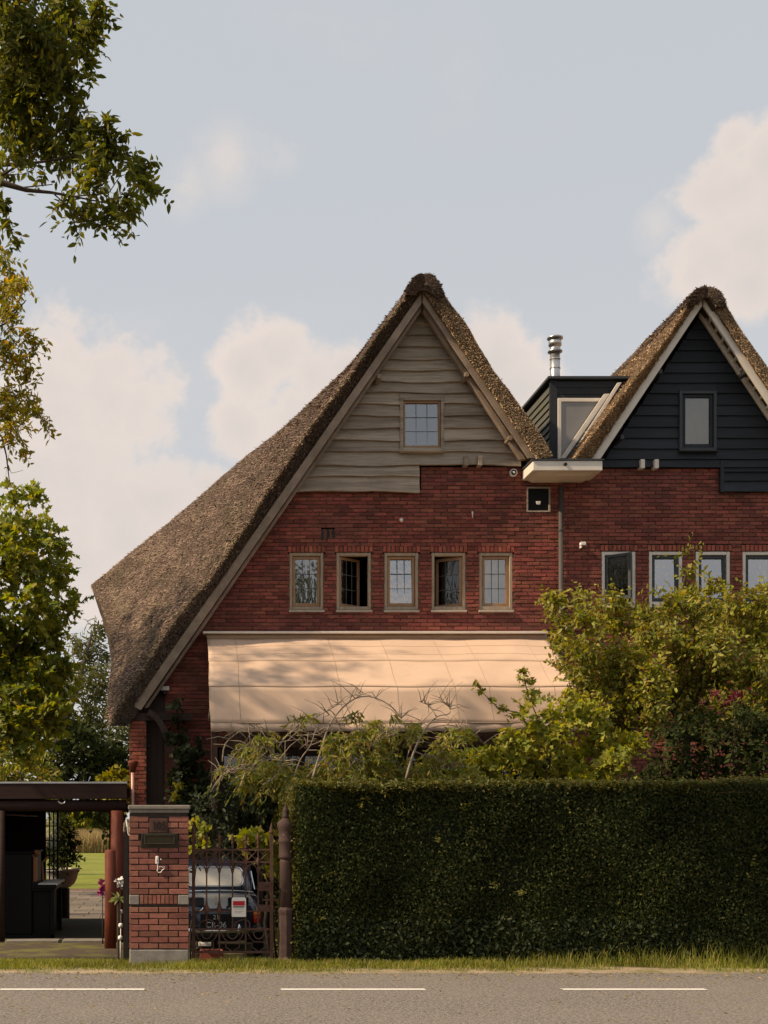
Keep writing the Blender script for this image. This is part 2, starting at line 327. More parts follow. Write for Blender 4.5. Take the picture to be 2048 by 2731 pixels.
pm('piano_black', c(.006,.0055,.0055), None, 3, .5, spec=.12); pm('ivory', c(.66,.64,.58), None, 3, .4)
pm('clay_white', c(.62,.55,.49), c(.52,.46,.40), 6, .8, .2, 40)
pm('copper', c(.62,.36,.27), c(.52,.29,.21), 6, .45, metal=.2)
pm('brown_door', c(.050,.026,.017), c(.035,.018,.012), 5, .6, stretch=(7,1,.6))
pm('gold_wood', c(.30,.12,.05), None, 4, .5)
pm('flower_pink', c(.50,.05,.22), c(.42,.04,.16), 5, .7); pm('flower_white', c(.78,.74,.68), None, 5, .6)
pm('berry_red', c(.34,.015,.035), c(.24,.012,.03), 5, .6)
glassm('glass', .22); glassm('glass_sky', .34); glassm('glass_low', .08); glassm('glass_dark', .04)
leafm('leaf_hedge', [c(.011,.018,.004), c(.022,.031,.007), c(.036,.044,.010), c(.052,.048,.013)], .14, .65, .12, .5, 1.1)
leafm('leaf_hedge_lit', [c(.075,.085,.015), c(.12,.12,.020), c(.16,.13,.025)], .3)  # sunlit top and side of the hedge put into a paler leaf colour
leafm('leaf_ash', [c(.066,.080,.015), c(.095,.112,.02), c(.135,.145,.026), c(.19,.165,.03)], .48, .6, .15)
leafm('leaf_ash_gold', [c(.17,.18,.022), c(.25,.235,.028), c(.33,.28,.035), c(.38,.24,.04)], .5)
leafm('leaf_maple', [c(.10,.135,.02), c(.155,.19,.028), c(.22,.24,.035), c(.33,.28,.045)], .48)
leafm('leaf_far', [c(.085,.092,.026), c(.12,.125,.036), c(.16,.155,.05)], .3, .7, .1)
leafm('leaf_dark', [c(.022,.032,.008), c(.036,.048,.012), c(.058,.068,.018)], .25, .7, .1)
leafm('leaf_yellow', [c(.16,.17,.018), c(.24,.23,.025), c(.32,.28,.03)], .42)
leafm('leaf_vine', [c(.17,.20,.025), c(.24,.26,.03), c(.33,.32,.045), c(.40,.33,.05)], .42)
leafm('leaf_plum', [c(.13,.155,.022), c(.20,.22,.03), c(.28,.28,.045), c(.35,.31,.05), c(.26,.18,.05)], .42, .5, .35)
leafm('leaf_arch', [c(.14,.175,.026), c(.20,.23,.032), c(.28,.27,.045), c(.34,.22,.05)], .42)
leafm('leaf_ivy', [c(.014,.022,.008), c(.026,.036,.012), c(.045,.055,.018)], .12, .6, .2)
leafm('leaf_red', [c(.06,.006,.010), c(.11,.009,.015), c(.17,.014,.022)], .2)
leafm('grass', [c(.11,.14,.018), c(.17,.20,.025), c(.24,.235,.035), c(.34,.27,.09)], .35)
leafm('spiky', [c(.22,.26,.06), c(.40,.42,.16)], .3)
leafm('dry_grass', [c(.26,.19,.09), c(.38,.27,.13), c(.20,.19,.06)], .3)

# ------------------------------------------------------------------ ground, road, verge, lawn
YR = 12.78                                   # far edge of the road
def gz(y):
    pts = [(-400, 0), (13.3, 0), (14.0, -.03), (16.5, -.28), (20, -.38), (30, -.66), (60, -.72), (3000, -.72)]
    for (a, za), (b, zb) in zip(pts, pts[1:]):
        if y <= b: return za + (zb - za) * (y - a) / (b - a)
    return -.72
def sheet(name, xs, ys, mat, dz=0, jit=0, jz=0, parent=None, kind='structure'):
    V = []; Fc = []
    for j, y in enumerate(ys):
        for i, x in enumerate(xs):
            ey = jit * (math.sin(x*3.1)*.5 + math.sin(x*7.7+1)*.3 + R(-.4, .4)) if (jit and j in (0, len(ys)-1)) else 0
            V.append((x, y+ey, gz(y+ey) + dz + (R(-jz, jz) if jz else 0)))
    n = len(xs)
    for j in range(len(ys)-1):
        for i in range(n-1): Fc.append((j*n+i, j*n+i+1, (j+1)*n+i+1, (j+1)*n+i))
    mb = MB(); mb.add(V, Fc); return mb.build(name, mat, parent, kind=kind, smooth=True)
fr = lambda a, b, n: [a + (b-a)*i/(n-1) for i in range(n)]
sheet('ground', [-900, -60, -20, -8, -4, 0, 4, 8, 20, 60, 900], [-200, -20, 0, 6, 10, 13, 13.3, 14, 15, 16, 16.5, 18, 20, 22, 25, 30, 40, 60, 100, 300, 2500], MT['soil'], -.012)
road = sheet('road', [-300, -40] + fr(-14, 14, 281) + [40, 300], [6.4, 8, 9, 10, 11, 12, YR], MT['asphalt'], .004, jit=.035)
yd = 11.56
for k in range(-4, 6):
    x0 = -1.60 + k*2.607; mb = MB(); mb.add([(x0, yd-.058, .0085), (x0+1.34, yd-.058, .0085), (x0+1.34, yd+.058, .0085), (x0, yd+.058, .0085)], [(0, 1, 2, 3)])
    mb.build('road_dash', MT['road_paint'], road)
sheet('verge', fr(-10, 14, 161), [YR-.06, 12.9, 13.05, 13.2, 13.62], MT['sand'], -.002, jit=.03, jz=.006)
sheet('driveway', fr(-7, -.47, 30), fr(13.55, 19.7, 16), MT['drive_moss_sun'], -.003, jz=.006)
sheet('lawn', fr(-40, 2, 22), fr(40, 82, 8), MT['lawn'], .004)
sheet('meadow', [-300, -60, -30, -10, 0, 10, 30, 60, 300], [82, 86, 90, 100, 130, 300], MT['meadow'], .02, jz=.05)
# garden slabs behind the carport
patio = sheet('patio', [-6, 0], [25, 30, 39.9], MT['mortar'], .004)
pv = MB(); pv.box(-.375, .375, -.375, .375, 0, .03); pvm = pv.build('paving_slab', MT['paver'], patio).data
first = True
for j in range(16):
    for i in range(8):
        x = -5.0 + i*.77 + (.38 if j % 2 else 0); y = 26.3 + j*.77 + R(-.01, .01)
        if first: o = patio.children[0]; first = False
        else: o = link('paving_slab', pvm, None, patio)
        o.location = (x, y, gz(y)+.004+R(0, .012)); o.rotation_euler = (R(-.006, .006)-.013*0, 0, R(-.02, .02))
for k, (x, y, a) in enumerate([(-1.9, 19.85, 0), (-1.0, 19.9, .02)]):
    mb = MB(); mb.box(x-.75, x+.1, y-.16, y+.16, gz(y)-.02, gz(y)+.035)
    st = mb.build('threshold_stone', MT['bluestone'], None, bevel=.01)
    tag(st, ['long grey threshold stone across the carport opening, piano end', 'long grey threshold stone across the carport opening, log end'][k], 'threshold')

# ------------------------------------------------------------------ bricks
BR = MB(); BR.box(-.5, .5, 0, .09, -.5, .5)
def bevel_brick(name):                      # unit brick with a chamfered face
    e = .0; v = []; b = .06
    mb = MB()
    mb.add([(-.5,.09,-.5),(.5,.09,-.5),(.5,.09,.5),(-.5,.09,.5),(-.5,.006,-.5),(.5,.006,-.5),(.5,.006,.5),(-.5,.006,.5),
            (-.49,0,-.43),(.49,0,-.43),(.49,0,.43),(-.49,0,.43)],
           [(0,1,5,4),(1,2,6,5),(2,3,7,6),(3,0,4,7),(4,5,9,8),(5,6,10,9),(6,7,11,10),(7,4,8,11),(8,9,10,11)])
    me = bpy.data.meshes.new(name); me.from_pydata(mb.v, [], mb.f); me.update(); return mb, me
BMB, _ = bevel_brick('brick')
def place_bricks(parent, items, Y, mat, limit=300, key=None, bh=.052, name='brick'):
    """items: (xc, zc, length, height). The ones that show largest are single objects, the rest one joined mesh"""
    _, me = bevel_brick(name); me.materials.append(mat)
    items = sorted(items, key=key) if key else items
    o0 = ORG[parent]; rest = MB()
    for i, (x, z, l, h) in enumerate(items):
        dy = R(-.008, .004); rz = R(-.010, .010); ry = R(-.012, .012)
        l2 = l*R(.985, 1.0); h2 = h*R(.88, 1.08)
        if i < limit:
            o = link(name, me, None, parent); o.location = (x-o0.x, Y+dy-o0.y, z-o0.z); o.scale = (l2, 1, h2); o.rotation_euler = (0, ry, rz)
        else:
            M = Matrix.Translation((x, Y+dy, z)) @ Matrix.Rotation(ry, 4, 'Y') @ Matrix.Rotation(rz, 4, 'Z') @ Matrix.Diagonal((l2, 1, h2, 1))
            rest.add([M @ Vector(v) for v in BMB.v], BMB.f)
    if rest.v: rest.build(name + 'work', mat, parent, kind='stuff')
def courses(z0, z1, xl, xr, holes, ch=.0625, L=.21, J=.011):
    """brick pieces and mortar strips of a wall in courses with openings"""
    out = []; strips = []
    nrow = int(round((z1-z0)/ch))
    for r in range(nrow):
        a = z0 + r*ch; zc = a + ch/2
        lo, hi = xl(zc), xr(zc)
        if hi - lo < .05: continue
        cuts = sorted((h[0], h[1]) for h in holes if h[2] < zc < h[3])
        spans = []; cur = lo
        for c0, c1 in cuts:
            if c1 <= lo or c0 >= hi: continue
            if c0 > cur: spans.append((cur, c0))
            cur = max(cur, c1)
        if cur < hi: spans.append((cur, hi))
        off = (r % 2)*(L+J)/2 + (R(-.03, .03) if r % 3 == 0 else 0)
        for s0, s1 in spans:
            strips.append((s0, s1, a, a+ch))
            x = math.floor((s0-off)/(L+J))*(L+J) + off
            while x < s1:
                p, q = max(x, s0), min(x+L, s1)
                if x <= s0: p = s0
                if q - p > .035: out.append(((p+q)/2, zc, q-p, .052))
                x += L + J
    return out, strips

# ------------------------------------------------------------------ thatch
def straw_field(name, mat, parent, P, U, N, size, seed=1, spread=.35, lift=.25, wid=.11):
    """short reed ends: P points, U direction down the slope, N surface normal"""
    g = np.random.default_rng(seed); n = len(P)
    U = U + g.normal(0, spread, (n, 3)); U /= np.linalg.norm(U, axis=1)[:, None]
    B = np.cross(N, U); B /= np.linalg.norm(B, axis=1)[:, None]
    s = size*g.uniform(.5, 1.4, n)[:, None]
    D = U + N*(lift*g.uniform(.1, 1.3, n))[:, None]; w = wid*g.uniform(.6, 1.4, n)[:, None]
    a = P - D*s*.5 - N*.01; tip = P + D*s*.5
    V = np.stack([a - B*s*w, a + B*s*w, tip + B*s*w*.7, tip - B*s*w*.7], 1).reshape(-1, 3)
    Fa = np.arange(n*4).reshape(n, 4)
    return np_mesh(name, V, Fa, mat, parent, kind='stuff')
def poly_at(poly, t):                       # resample a polyline by length
    d = [0]
    for a, b in zip(poly, poly[1:]): d.append(d[-1] + math.dist(a, b))
    s = t*d[-1]
    for i in range(len(poly)-1):
        if s <= d[i+1] + 1e-9:
            f = (s-d[i])/(d[i+1]-d[i]); return tuple(p+(q-p)*f for p, q in zip(poly[i], poly[i+1]))
    return tuple(poly[-1])
def slab(name, mat, parent, O, I, jit=.012):
    """closed thatch body from outer grid O[t][v] and inner grid I[t][v]"""
    nt_, nv = len(O), len(O[0]); V = []; Fc = []
    for G in (O, I):
        for i in range(nt_):
            for j in range(nv):
                k = 1 if (j < nv-1) else 0
                V.append(Vector(G[i][j]) + Vector((R(-jit, jit), R(-jit, jit)*.5, R(-jit, jit)))*k)
    id_ = lambda g, i, j: g*nt_*nv + i*nv + j
    for i in range(nt_-1):
        for j in range(nv-1):
            Fc.append((id_(0,i,j), id_(0,i+1,j), id_(0,i+1,j+1), id_(0,i,j+1))); Fc.append((id_(1,i,j), id_(1,i,j+1), id_(1,i+1,j+1), id_(1,i+1,j)))
    for i in range(nt_-1):
        Fc.append((id_(0,i,0), id_(1,i,0), id_(1,i+1,0), id_(0,i+1,0))); Fc.append((id_(0,i,nv-1), id_(0,i+1,nv-1), id_(1,i+1,nv-1), id_(1,i,nv-1)))
    for j in range(nv-1):
        Fc.append((id_(0,0,j), id_(0,0,j+1), id_(1,0,j+1), id_(1,0,j))); Fc.append((id_(0,nt_-1,j), id_(1,nt_-1,j), id_(1,nt_-1,j+1), id_(0,nt_-1,j+1)))
    mb = MB(); mb.add(V, Fc); return mb.build(name, mat, parent)
def grid_points(G, n, seed, wt=None):
    """random points on a quad grid with slope direction and normal"""
    g = np.random.default_rng(seed); G = np.array([[tuple(p) for p in row] for row in G])
    A, B_, C_, D_ = G[:-1, :-1].reshape(-1, 3), G[1:, :-1].reshape(-1, 3), G[1:, 1:].reshape(-1, 3), G[:-1, 1:].reshape(-1, 3)
    area = np.linalg.norm(np.cross(B_-A, D_-A), axis=1)
    k = g.choice(len(A), n, p=area/area.sum()); u = g.random((n, 1)); v = g.random((n, 1))
    P = (A[k]*(1-u)+B_[k]*u)*(1-v) + (D_[k]*(1-u)+C_[k]*u)*v
    U = (B_[k]-A[k]); U /= np.linalg.norm(U, axis=1)[:, None]
    Nn = np.cross(D_[k]-A[k], B_[k]-A[k]); Nn /= np.linalg.norm(Nn, axis=1)[:, None]
    return P, U, Nn

# ------------------------------------------------------------------ casement windows
def casement(house, x0, x1, z0, z1, Y, fm, sm, gm, fw=.05, sw=.045, open_=0, hinge='L', cols=3, rows=3, bars=True, sill=None, tilt=0, barm='lead', name='window', sillh=.045, bw=.004):
    """frame is the part; sash, pane, glazing bars and sill are its sub-parts"""
    mb = MB(); y0, y1 = Y+.015, Y+.115
    mb.box(x0, x0+fw, y0, y1, z0, z1); mb.box(x1-fw, x1, y0, y1, z0, z1)
    mb.box(x0+fw, x1-fw, y0, y1, z1-fw, z1); mb.box(x0+fw, x1-fw, y0, y1, z0, z0+fw*1.1)
    w = mb.build(name, fm, house, bevel=.006)
    a, b, c0, d = x0+fw+.006, x1-fw-.006, z0+fw*1.1+.006, z1-fw-.006
    ys = Y+.045
    hx = a if hinge == 'L' else b
    M = Matrix.Translation((hx, ys, 0)) @ Matrix.Rotation(open_, 4, 'Z') @ Matrix.Translation((-hx, -ys, 0))
    mb = MB(); mb.box(a, a+sw, ys, ys+.045, c0, d); mb.box(b-sw, b, ys, ys+.045, c0, d); mb.box(a+sw, b-sw, ys, ys+.045, d-sw, d); mb.box(a+sw, b-sw, ys, ys+.045, c0, c0+sw*1.2)
    mb.build('sash', sm, w, M, bevel=.004)
    pa, pb, pc, pd = a+sw, b-sw, c0+sw*1.2, d-sw
    yp = ys+.022; ty = math.tan(tilt)*(pd-pc)/2
    mb = MB(); mb.add([(pa, yp-ty, pc), (pb, yp-ty, pc), (pb, yp+ty, pd), (pa, yp+ty, pd)], [(0, 1, 2, 3)]); mb.build('pane', gm, w, M)
    if bars:
        for i in range(1, cols):
            x = pa+(pb-pa)*i/cols; mb = MB(); mb.box(x-bw, x+bw, yp-.010, yp-.003, pc, pd); mb.build('glazing_bar', MT[barm], w, M)
        for i in range(1, rows):
            z = pc+(pd-pc)*(i/rows if i > 1 or rows < 3 else i/rows); mb = MB(); mb.box(pa, pb, yp-.012, yp-.004, z-bw, z+bw); mb.build('glazing_bar', MT[barm], w, M)
    if sill:
        mb = MB(); mb.add([(x0-.012, Y-.045, z0-sillh), (x1+.012, Y-.045, z0-sillh), (x1+.012, Y+.1, z0-sillh), (x0-.012, Y+.1, z0-sillh),
                           (x0-.012, Y-.045, z0-.012), (x1+.012, Y-.045, z0-.012), (x1+.012, Y+.1, z0), (x0-.012, Y+.1, z0)],
                          [(0,3,2,1),(4,5,6,7),(0,1,5,4),(1,2,6,5),(2,3,7,6),(3,0,4,7)]); mb.build('sill', sill, w, bevel=.004)
    return w

YW = 20.5
wx = lambda p: X_(p, YW)
wz = lambda p: Z_(p, YW)
def roofline(ax, az, bx, bz):               # x on a slanted line at height z
    return lambda z: ax + (bx-ax)*(z-az)/(bz-az)

# ------------------------------------------------------------------ house with the weathered oak gable
XD = X_(1493, YW)                            # party line, behind the downpipe
HA = thing('brick_house', (3.0, YW, gz(YW)), 'red brick house with steep brown thatched roof sweeping low and weathered oak gable', 'house')
zb_hi, zb_lo = wz(1245), wz(1307)
xstep = wx(1123)
apex = at(1126, 800, YW)
lineL = roofline(apex.x, apex.z, wx(372), wz(1890)); lineR = roofline(apex.x, apex.z, wx(1432), wz(1245))
winA = [(772, 863), (897, 990), (1025, 1116), (1151, 1242), (1278, 1367)]
zt, zbm = wz(1473), wz(1626)
holes = [(wx(a), wx(b), zbm-.05, zt) for a, b in winA]
sold = [(wx(a)-.03, wx(b)+.03, zt, zt+.105) for a, b in winA]
ventA = (wx(856), wx(893), wz(1441), wz(1411)); boxA = (wx(1404), wx(1467), wz(1366), wz(1299))
WZ0 = wz(1690)
low = 3.2
doorway = (wx(392), wx(470), -1, wz(1985))
XPIER = wx(440)
def xlA(z): return max(lineL(z)-.12, XPIER if z < 4.6 else -9)
def xrA(z): return min(XD-.004, lineR(z)-.05) if z > zb_hi else XD-.004
tops = [(-9, xstep, zb_lo, 99)]
zbase = -.45
import itertools
nrow = int((zb_hi-zbase)/.0625); zbase = zb_hi - nrow*.0625
glow = (wx(575), wx(1480), -1, 2.75)
bk, strips = courses(zbase, zb_hi, xlA, xrA, holes + sold + [ventA, boxA, glow] + tops)
mb = MB()
for s0, s1, a, b in strips: mb.box(s0, s1, YW+.013, YW+.24, a, b)
for x0, x1, z0, z1 in sold + [ventA]: mb.box(x0, x1, YW+.013, YW+.24, z0, z1)
wallA = mb.build('wall', MT['mortar'], HA)
vis = [q for q in bk if q[1] > WZ0 or q[0] < wx(600)]
vis = [q for q in vis if q[1] > 1.2]
place_bricks(wallA, vis, YW, MT['brick'], 300, key=lambda q: (0 if (q[1] > WZ0 and q[2] > .19) else 1, abs(q[0]-3.6)*.35+abs(q[1]-6.0)))
sb = []
for x0, x1, z0, z1 in sold:
    n = int((x1-x0)/.064)
    for i in range(n): sb.append((x0+(i+.5)*(x1-x0)/n, (z0+z1)/2, .052, z1-z0-.008))
place_bricks(wallA, sb, YW-.003, MT['brick_bright'], 300, name='soldier_brick')
vb = MB()
for i in range(5):
    x = ventA[0] + (i+.5)*(ventA[1]-ventA[0])/5
    mb = MB(); mb.box(x-.012, x+.012, YW-.004, YW+.03, ventA[2]+.004, ventA[3]-.004); mb.build('vent_bar', MT['black'] if i % 2 == 0 else MT['brick'], wallA)
# first-floor casements
opn = [0, .62, 0, -.55, 0]; hg = ['L', 'L', 'L', 'R', 'L']; gl = ['glass', 'glass_dark', 'glass_sky', 'glass_dark', 'glass']; tl = [0, 0, .05, 0, .01]
for i, (a, b) in enumerate(winA):
    casement(HA, wx(a), wx(b), zbm, zt-.004, YW, MT['oak_frame'], MT['oak_sash'], MT[gl[i]], open_=opn[i], hinge=hg[i], sill=MT['stone_sill'], tilt=tl[i])
# dark rooms behind the glass
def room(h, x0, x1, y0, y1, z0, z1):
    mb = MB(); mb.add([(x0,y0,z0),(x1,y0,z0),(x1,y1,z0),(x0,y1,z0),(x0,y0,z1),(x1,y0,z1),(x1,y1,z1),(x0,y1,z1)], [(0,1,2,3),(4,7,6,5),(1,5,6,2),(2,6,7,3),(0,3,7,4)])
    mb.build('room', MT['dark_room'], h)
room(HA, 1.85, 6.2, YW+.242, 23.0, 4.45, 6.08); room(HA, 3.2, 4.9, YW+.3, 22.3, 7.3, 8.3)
mb = MB(); x0, x1 = wx(1283), wx(1362); n = 24
for i in range(n):
    a = x0+(x1-x0)*i/n; b = x0+(x1-x0)*(i+1)/n; ya = YW+.21+.012*math.sin(i*1.9); yb = YW+.21+.012*math.sin((i+1)*1.9)
    mb.add([(a, ya, zbm+.03), (b, yb, zbm+.03), (b, yb, zt-.03), (a, ya, zt-.03)], [(0, 1, 2, 3)])
mb.build('curtain', MT['curtain'], HA, smooth=True)
# oak weatherboards with waney lower edges
gwin = (wx(1064), wx(1181), wz(1208), wz(1064))
rows = [700+v/2.074 for v in (238, 288, 350, 410, 478, 543, 603, 668, 728, 790, 853, 924, 990, 1055, 1128)]
extra = [700+v/2.074 for v in (1190, 1274)]
def plank(xa_lo, xb_lo, xa_hi, xb_hi, zlo, zhi, Y, mat, parent, wav=.014, name='weatherboard', proud=.062):
    n = max(2, int((xb_lo-xa_lo)/.11)); ph = R(0, 9); V = []; Fc = []
    for i in range(n+1):
        f = i/n; xl_ = xa_lo+(xb_lo-xa_lo)*f; xh = xa_hi+(xb_hi-xa_hi)*f
        dz = wav*(math.sin(xl_*2.3+ph)*.9 + math.sin(xl_*5.1+ph*2)*.5 + R(-.25, .25))
        V += [(xl_, Y-proud, zlo+dz), (xh, Y-.010, zhi+.03), (xh, Y+.006, zhi+.03), (xl_, Y-.006, zlo+dz)]
    for i in range(n):
        for k in range(4): Fc.append((i*4+k, (i+1)*4+k, (i+1)*4+(k+1) % 4, i*4+(k+1) % 4))
    Fc += [(0, 1, 2, 3), (n*4+3, n*4+2, n*4+1, n*4)]
    m = MB(); m.add(V, Fc); return m.build(name, mat, parent)
def boards(house, rows, lL, lR, hole, Y, mat, wav, xcap=None, proud=.062):
    for hi, lo in zip(rows, rows[1:]):
        zl, zh = wz(lo), wz(hi)
        xr_ = (lambda z: min(lR(z), xcap)) if xcap is not None else lR
        segs = [(None, None)]
        if hole and zl < hole[3]-.03 and zh > hole[2]+.03: segs = [('L', hole[0]), (hole[1], 'R')]
        for s in segs:
            a0, a1 = lL(zl)+.04, lL(zh)+.04; b0, b1 = xr_(zl)-.04, xr_(zh)-.04
            if s[0] == 'L': b0 = b1 = s[1]
            elif s[0] is not None: a0 = a1 = s[0]
            if s[0] == 'L':
                if zh > hole[3]+.012: plank(hole[0], hole[1], hole[0], hole[1], hole[3]+.002, zh, Y, mat, house, .001, proud=proud)
                if zl < hole[2]-.012: plank(hole[0], hole[1], hole[0], hole[1], zl, hole[2]-.03, Y, mat, house, wav, proud=proud)
            if b0-a0 > .1: plank(a0, b0, a1, max(b1, a1+.02), zl, zh, Y, mat, house, wav, proud=proud)
boards(HA, rows, lineL, lineR, gwin, YW-.03, MT['oak_weathered'], .014, xcap=wx(1392))
boards(HA, [rows[-1]] + extra, lineL, lineR, None, YW-.03, MT['oak_weathered'], .016, xcap=xstep)
# backing in three plain pieces round the gable window
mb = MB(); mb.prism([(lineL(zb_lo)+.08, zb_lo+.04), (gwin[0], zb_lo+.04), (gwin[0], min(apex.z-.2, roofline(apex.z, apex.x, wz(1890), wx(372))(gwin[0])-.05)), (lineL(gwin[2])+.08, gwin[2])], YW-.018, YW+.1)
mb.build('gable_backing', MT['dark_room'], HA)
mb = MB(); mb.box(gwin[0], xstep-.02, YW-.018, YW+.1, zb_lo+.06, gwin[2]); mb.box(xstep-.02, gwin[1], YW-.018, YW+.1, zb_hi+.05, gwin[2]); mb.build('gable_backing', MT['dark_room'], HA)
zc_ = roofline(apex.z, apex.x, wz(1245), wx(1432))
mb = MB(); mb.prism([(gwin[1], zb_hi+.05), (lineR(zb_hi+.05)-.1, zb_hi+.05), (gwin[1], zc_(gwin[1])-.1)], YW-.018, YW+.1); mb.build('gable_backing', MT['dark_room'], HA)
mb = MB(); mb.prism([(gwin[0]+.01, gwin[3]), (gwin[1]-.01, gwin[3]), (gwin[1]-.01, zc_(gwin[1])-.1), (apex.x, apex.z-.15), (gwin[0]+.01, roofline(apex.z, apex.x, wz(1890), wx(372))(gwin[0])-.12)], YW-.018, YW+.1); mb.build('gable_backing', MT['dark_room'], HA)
casement(HA, gwin[0], gwin[1], gwin[2], gwin[3], YW-.115, MT['oak_weathered'], MT['oak_sash'], MT['glass'], fw=.055, sw=.03, rows=3, cols=3, tilt=.03, bw=.0022, sill=MT['oak_weathered'], sillh=.02)
# projecting joist ends above the brick edge, gable corner
for p in (1238, 1275):
    mb = MB(); x = wx(p); mb.box(x-.035, x+.035, YW-.16, YW+.02, wz(1248), wz(1222)); mb.build('joist_end', MT['oak_weathered'], HA, bevel=.006)
# bargeboards
YV = 20.08
def barge(h, a_out, b_out, a_in, b_in, Y, mat, name='bargeboard', th=.05):
    pts = [at(*a_out, Y), at(*b_out, Y), at(*b_in, Y), at(*a_in, Y)]
    mb = MB(); mb.prism([(p.x, p.z) for p in pts], Y, Y+th); return mb.build(name, mat, h, bevel=.006)
barge(HA, (1124, 779), (354, 1884), (1124, 811), (376, 1894), YV, MT['oak_barge'])
barge(HA, (1127, 779), (1430, 1222), (1127, 806), (1409, 1222), YV, MT['oak_barge'])
barge(HA, (1124, 814), (384, 1888), (1124, 828), (394, 1888), YV+.12, MT['oak_barge'], 'verge_rafter', .1)
barge(HA, (1128, 812), (1404, 1225), (1128, 830), (1388, 1225), YV+.12, MT['oak_barge'], 'verge_rafter', .1)
for p, q in ((1246, 998), (1362, 1168), (1012, 1003)):
    a = at(p, q, YV+.06); mb = MB(); mb.tube([a, a+Vector((0, .5, 0))], .042, 10); mb.build('purlin_end', MT['oak_barge'], HA, bevel=.008)
# thatch, swept side
YT = 20.0
foldL = [(1118,738),(1100,743),(1086,772),(1047,830),(1009,878),(984,912),(951,960),(931,989),(893,1037),(859,1081),(825,1129),(792,1182),(748,1250),(717,1294),(660,1383),(603,1460),(558,1534),(501,1599),(444,1676),(395,1757),(350,1818),(318,1867),(284,1926)]
bargL = [(1128,778),(1124,790),(982,994),(897,1119),(801,1257),(615,1534),(446,1776),(378,1886),(340,1936)]
NT, NV = 44, 16
O = []; I = []
for i in range(NT+1):
    t = i/NT
    fo = poly_at(foldL, t); fi = poly_at(bargL, t)
    A0 = at(*fo, YT); I0 = at(*fi, YT+.15)
    yb = 22.6 + 1.4*t; bp = (1056 + (243-1056)*t, 888 + (1562-888)*t); B0 = at(*bp, yb)
    ro, ri = [], []
    for j in range(NV+1):
        v = (j/NV)**1.15
        P = A0.lerp(B0, v)
        P.x += .27*math.sin(math.pi*v**1.4)*t**4
        # rounded shoulder at the cut verge and a soft belly across the slope
        if j == 0: P += Vector((.055, .0, -.05))
        P += Vector((-.03, -.02, .03))*math.sin(math.pi*v)*math.sin(math.pi*t) + Vector((-.02, 0, .02))*math.sin(t*17+v*5)*.5
        ro.append(P); ri.append(I0.lerp(B0 + Vector((.26-.1*t, 0, -.27-.15*t)), v))
    for ye in (27, 31): ro.append(Vector((B0.x, ye, B0.z))); ri.append(Vector((B0.x+.26-.1*t, ye, B0.z-.27-.15*t)))
    O.append(ro); I.append(ri)
roofA = slab('roof', MT['thatch_old'], HA, O, I, .014)
Gv = [[p for p in row[:NV+1]] for row in O]
P, U, Nn = grid_points(Gv, 80000, 5); Nn = -Nn if Nn[:, 2].mean() < 0 else Nn
straw_field('reed_ends', MT['straw_old'], roofA, P, U, Nn, .082, 3, .32, .32, .10)
Gf = [[O[i][0].lerp(I[i][0], f) for f in (0, .25, .5, .75, 1)] for i in range(NT+1)]
P, U, Nn = grid_points(Gf, 22000, 6); Nn[Nn[:, 1] > 0] *= -1
straw_field('reed_ends', MT['straw_old'], roofA, P, Nn*.9+U*.3, U, .05, 4, .4, .1)
# yellowish mossy lip along the fold, its highlight put into the straw colour
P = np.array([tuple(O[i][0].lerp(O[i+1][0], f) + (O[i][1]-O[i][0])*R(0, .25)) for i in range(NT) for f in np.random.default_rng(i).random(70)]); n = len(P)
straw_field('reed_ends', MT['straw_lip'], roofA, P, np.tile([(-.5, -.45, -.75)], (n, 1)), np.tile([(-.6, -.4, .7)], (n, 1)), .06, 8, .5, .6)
# thatch, short right slope and ridge roll
foldR = [(1156,736),(1172,758),(1187,782),(1211,816),(1250,864),(1274,912),(1317,984),(1356,1033),(1390,1081),(1423,1124),(1452,1168),(1478,1214)]
bargR = [(1130,778),(1140,792),(1160,822),(1180,852),(1230,925),(1260,968),(1290,1012),(1320,1056),(1350,1100),(1380,1145),(1410,1190),(1432,1224)]
def right_slab(house, fold, barg, name, mo, ms, seed, n1=6000, n2=13000, back=31, skew=.05, W=24):
    O2, I2 = [], []
    for i in range(W+1):
        t = i/W; a = at(*poly_at(fold, t), YT); b = at(*poly_at(barg, t), YT+.03)
        a2 = a + skew*Vector((1, 0, 0))
        row = [a.lerp(b, .10) + Vector((0, 0, 0)), a + Vector((0, .07, 0)), a + Vector((0, .6, 0)), a + Vector((0, 2, 0)), a+Vector((0, 5, 0)), Vector((a.x, back, a.z))]
        rin = [b, b+Vector((0, .07, 0)), b+Vector((0, .6, 0)), b+Vector((0, 2, 0)), b+Vector((0, 5, 0)), Vector((b.x, back, b.z))]
        O2.append(row); I2.append(rin)
    r = slab(name, MT[mo], house, O2, I2, .016)
    Gf = [[O2[i][0].lerp(I2[i][0], f) for f in (0, .3, .6, 1)] for i in range(W+1)]
    P, U, Nn = grid_points(Gf, n2, seed); Nn[Nn[:, 1] > 0] *= -1
    straw_field('reed_ends', MT[ms], r, P, Nn*.9+U*.35, U, .055, seed, .45, .1)
    P, U, Nn = grid_points([row[:5] for row in O2], n1, seed+1); Nn = -Nn if Nn[:, 2].mean() < 0 else Nn
    straw_field('reed_ends', MT[ms], r, P, U, Nn, .075, seed+1)
    return r
right_slab(HA, foldR, bargR, 'roof', 'thatch_new', 'straw_new', 21)
capP = [(1082,786),(1092,758),(1106,740),(1122,732),(1140,731),(1156,736),(1170,755),(1184,782),(1168,796),(1140,778),(1126,772),(1110,780)]
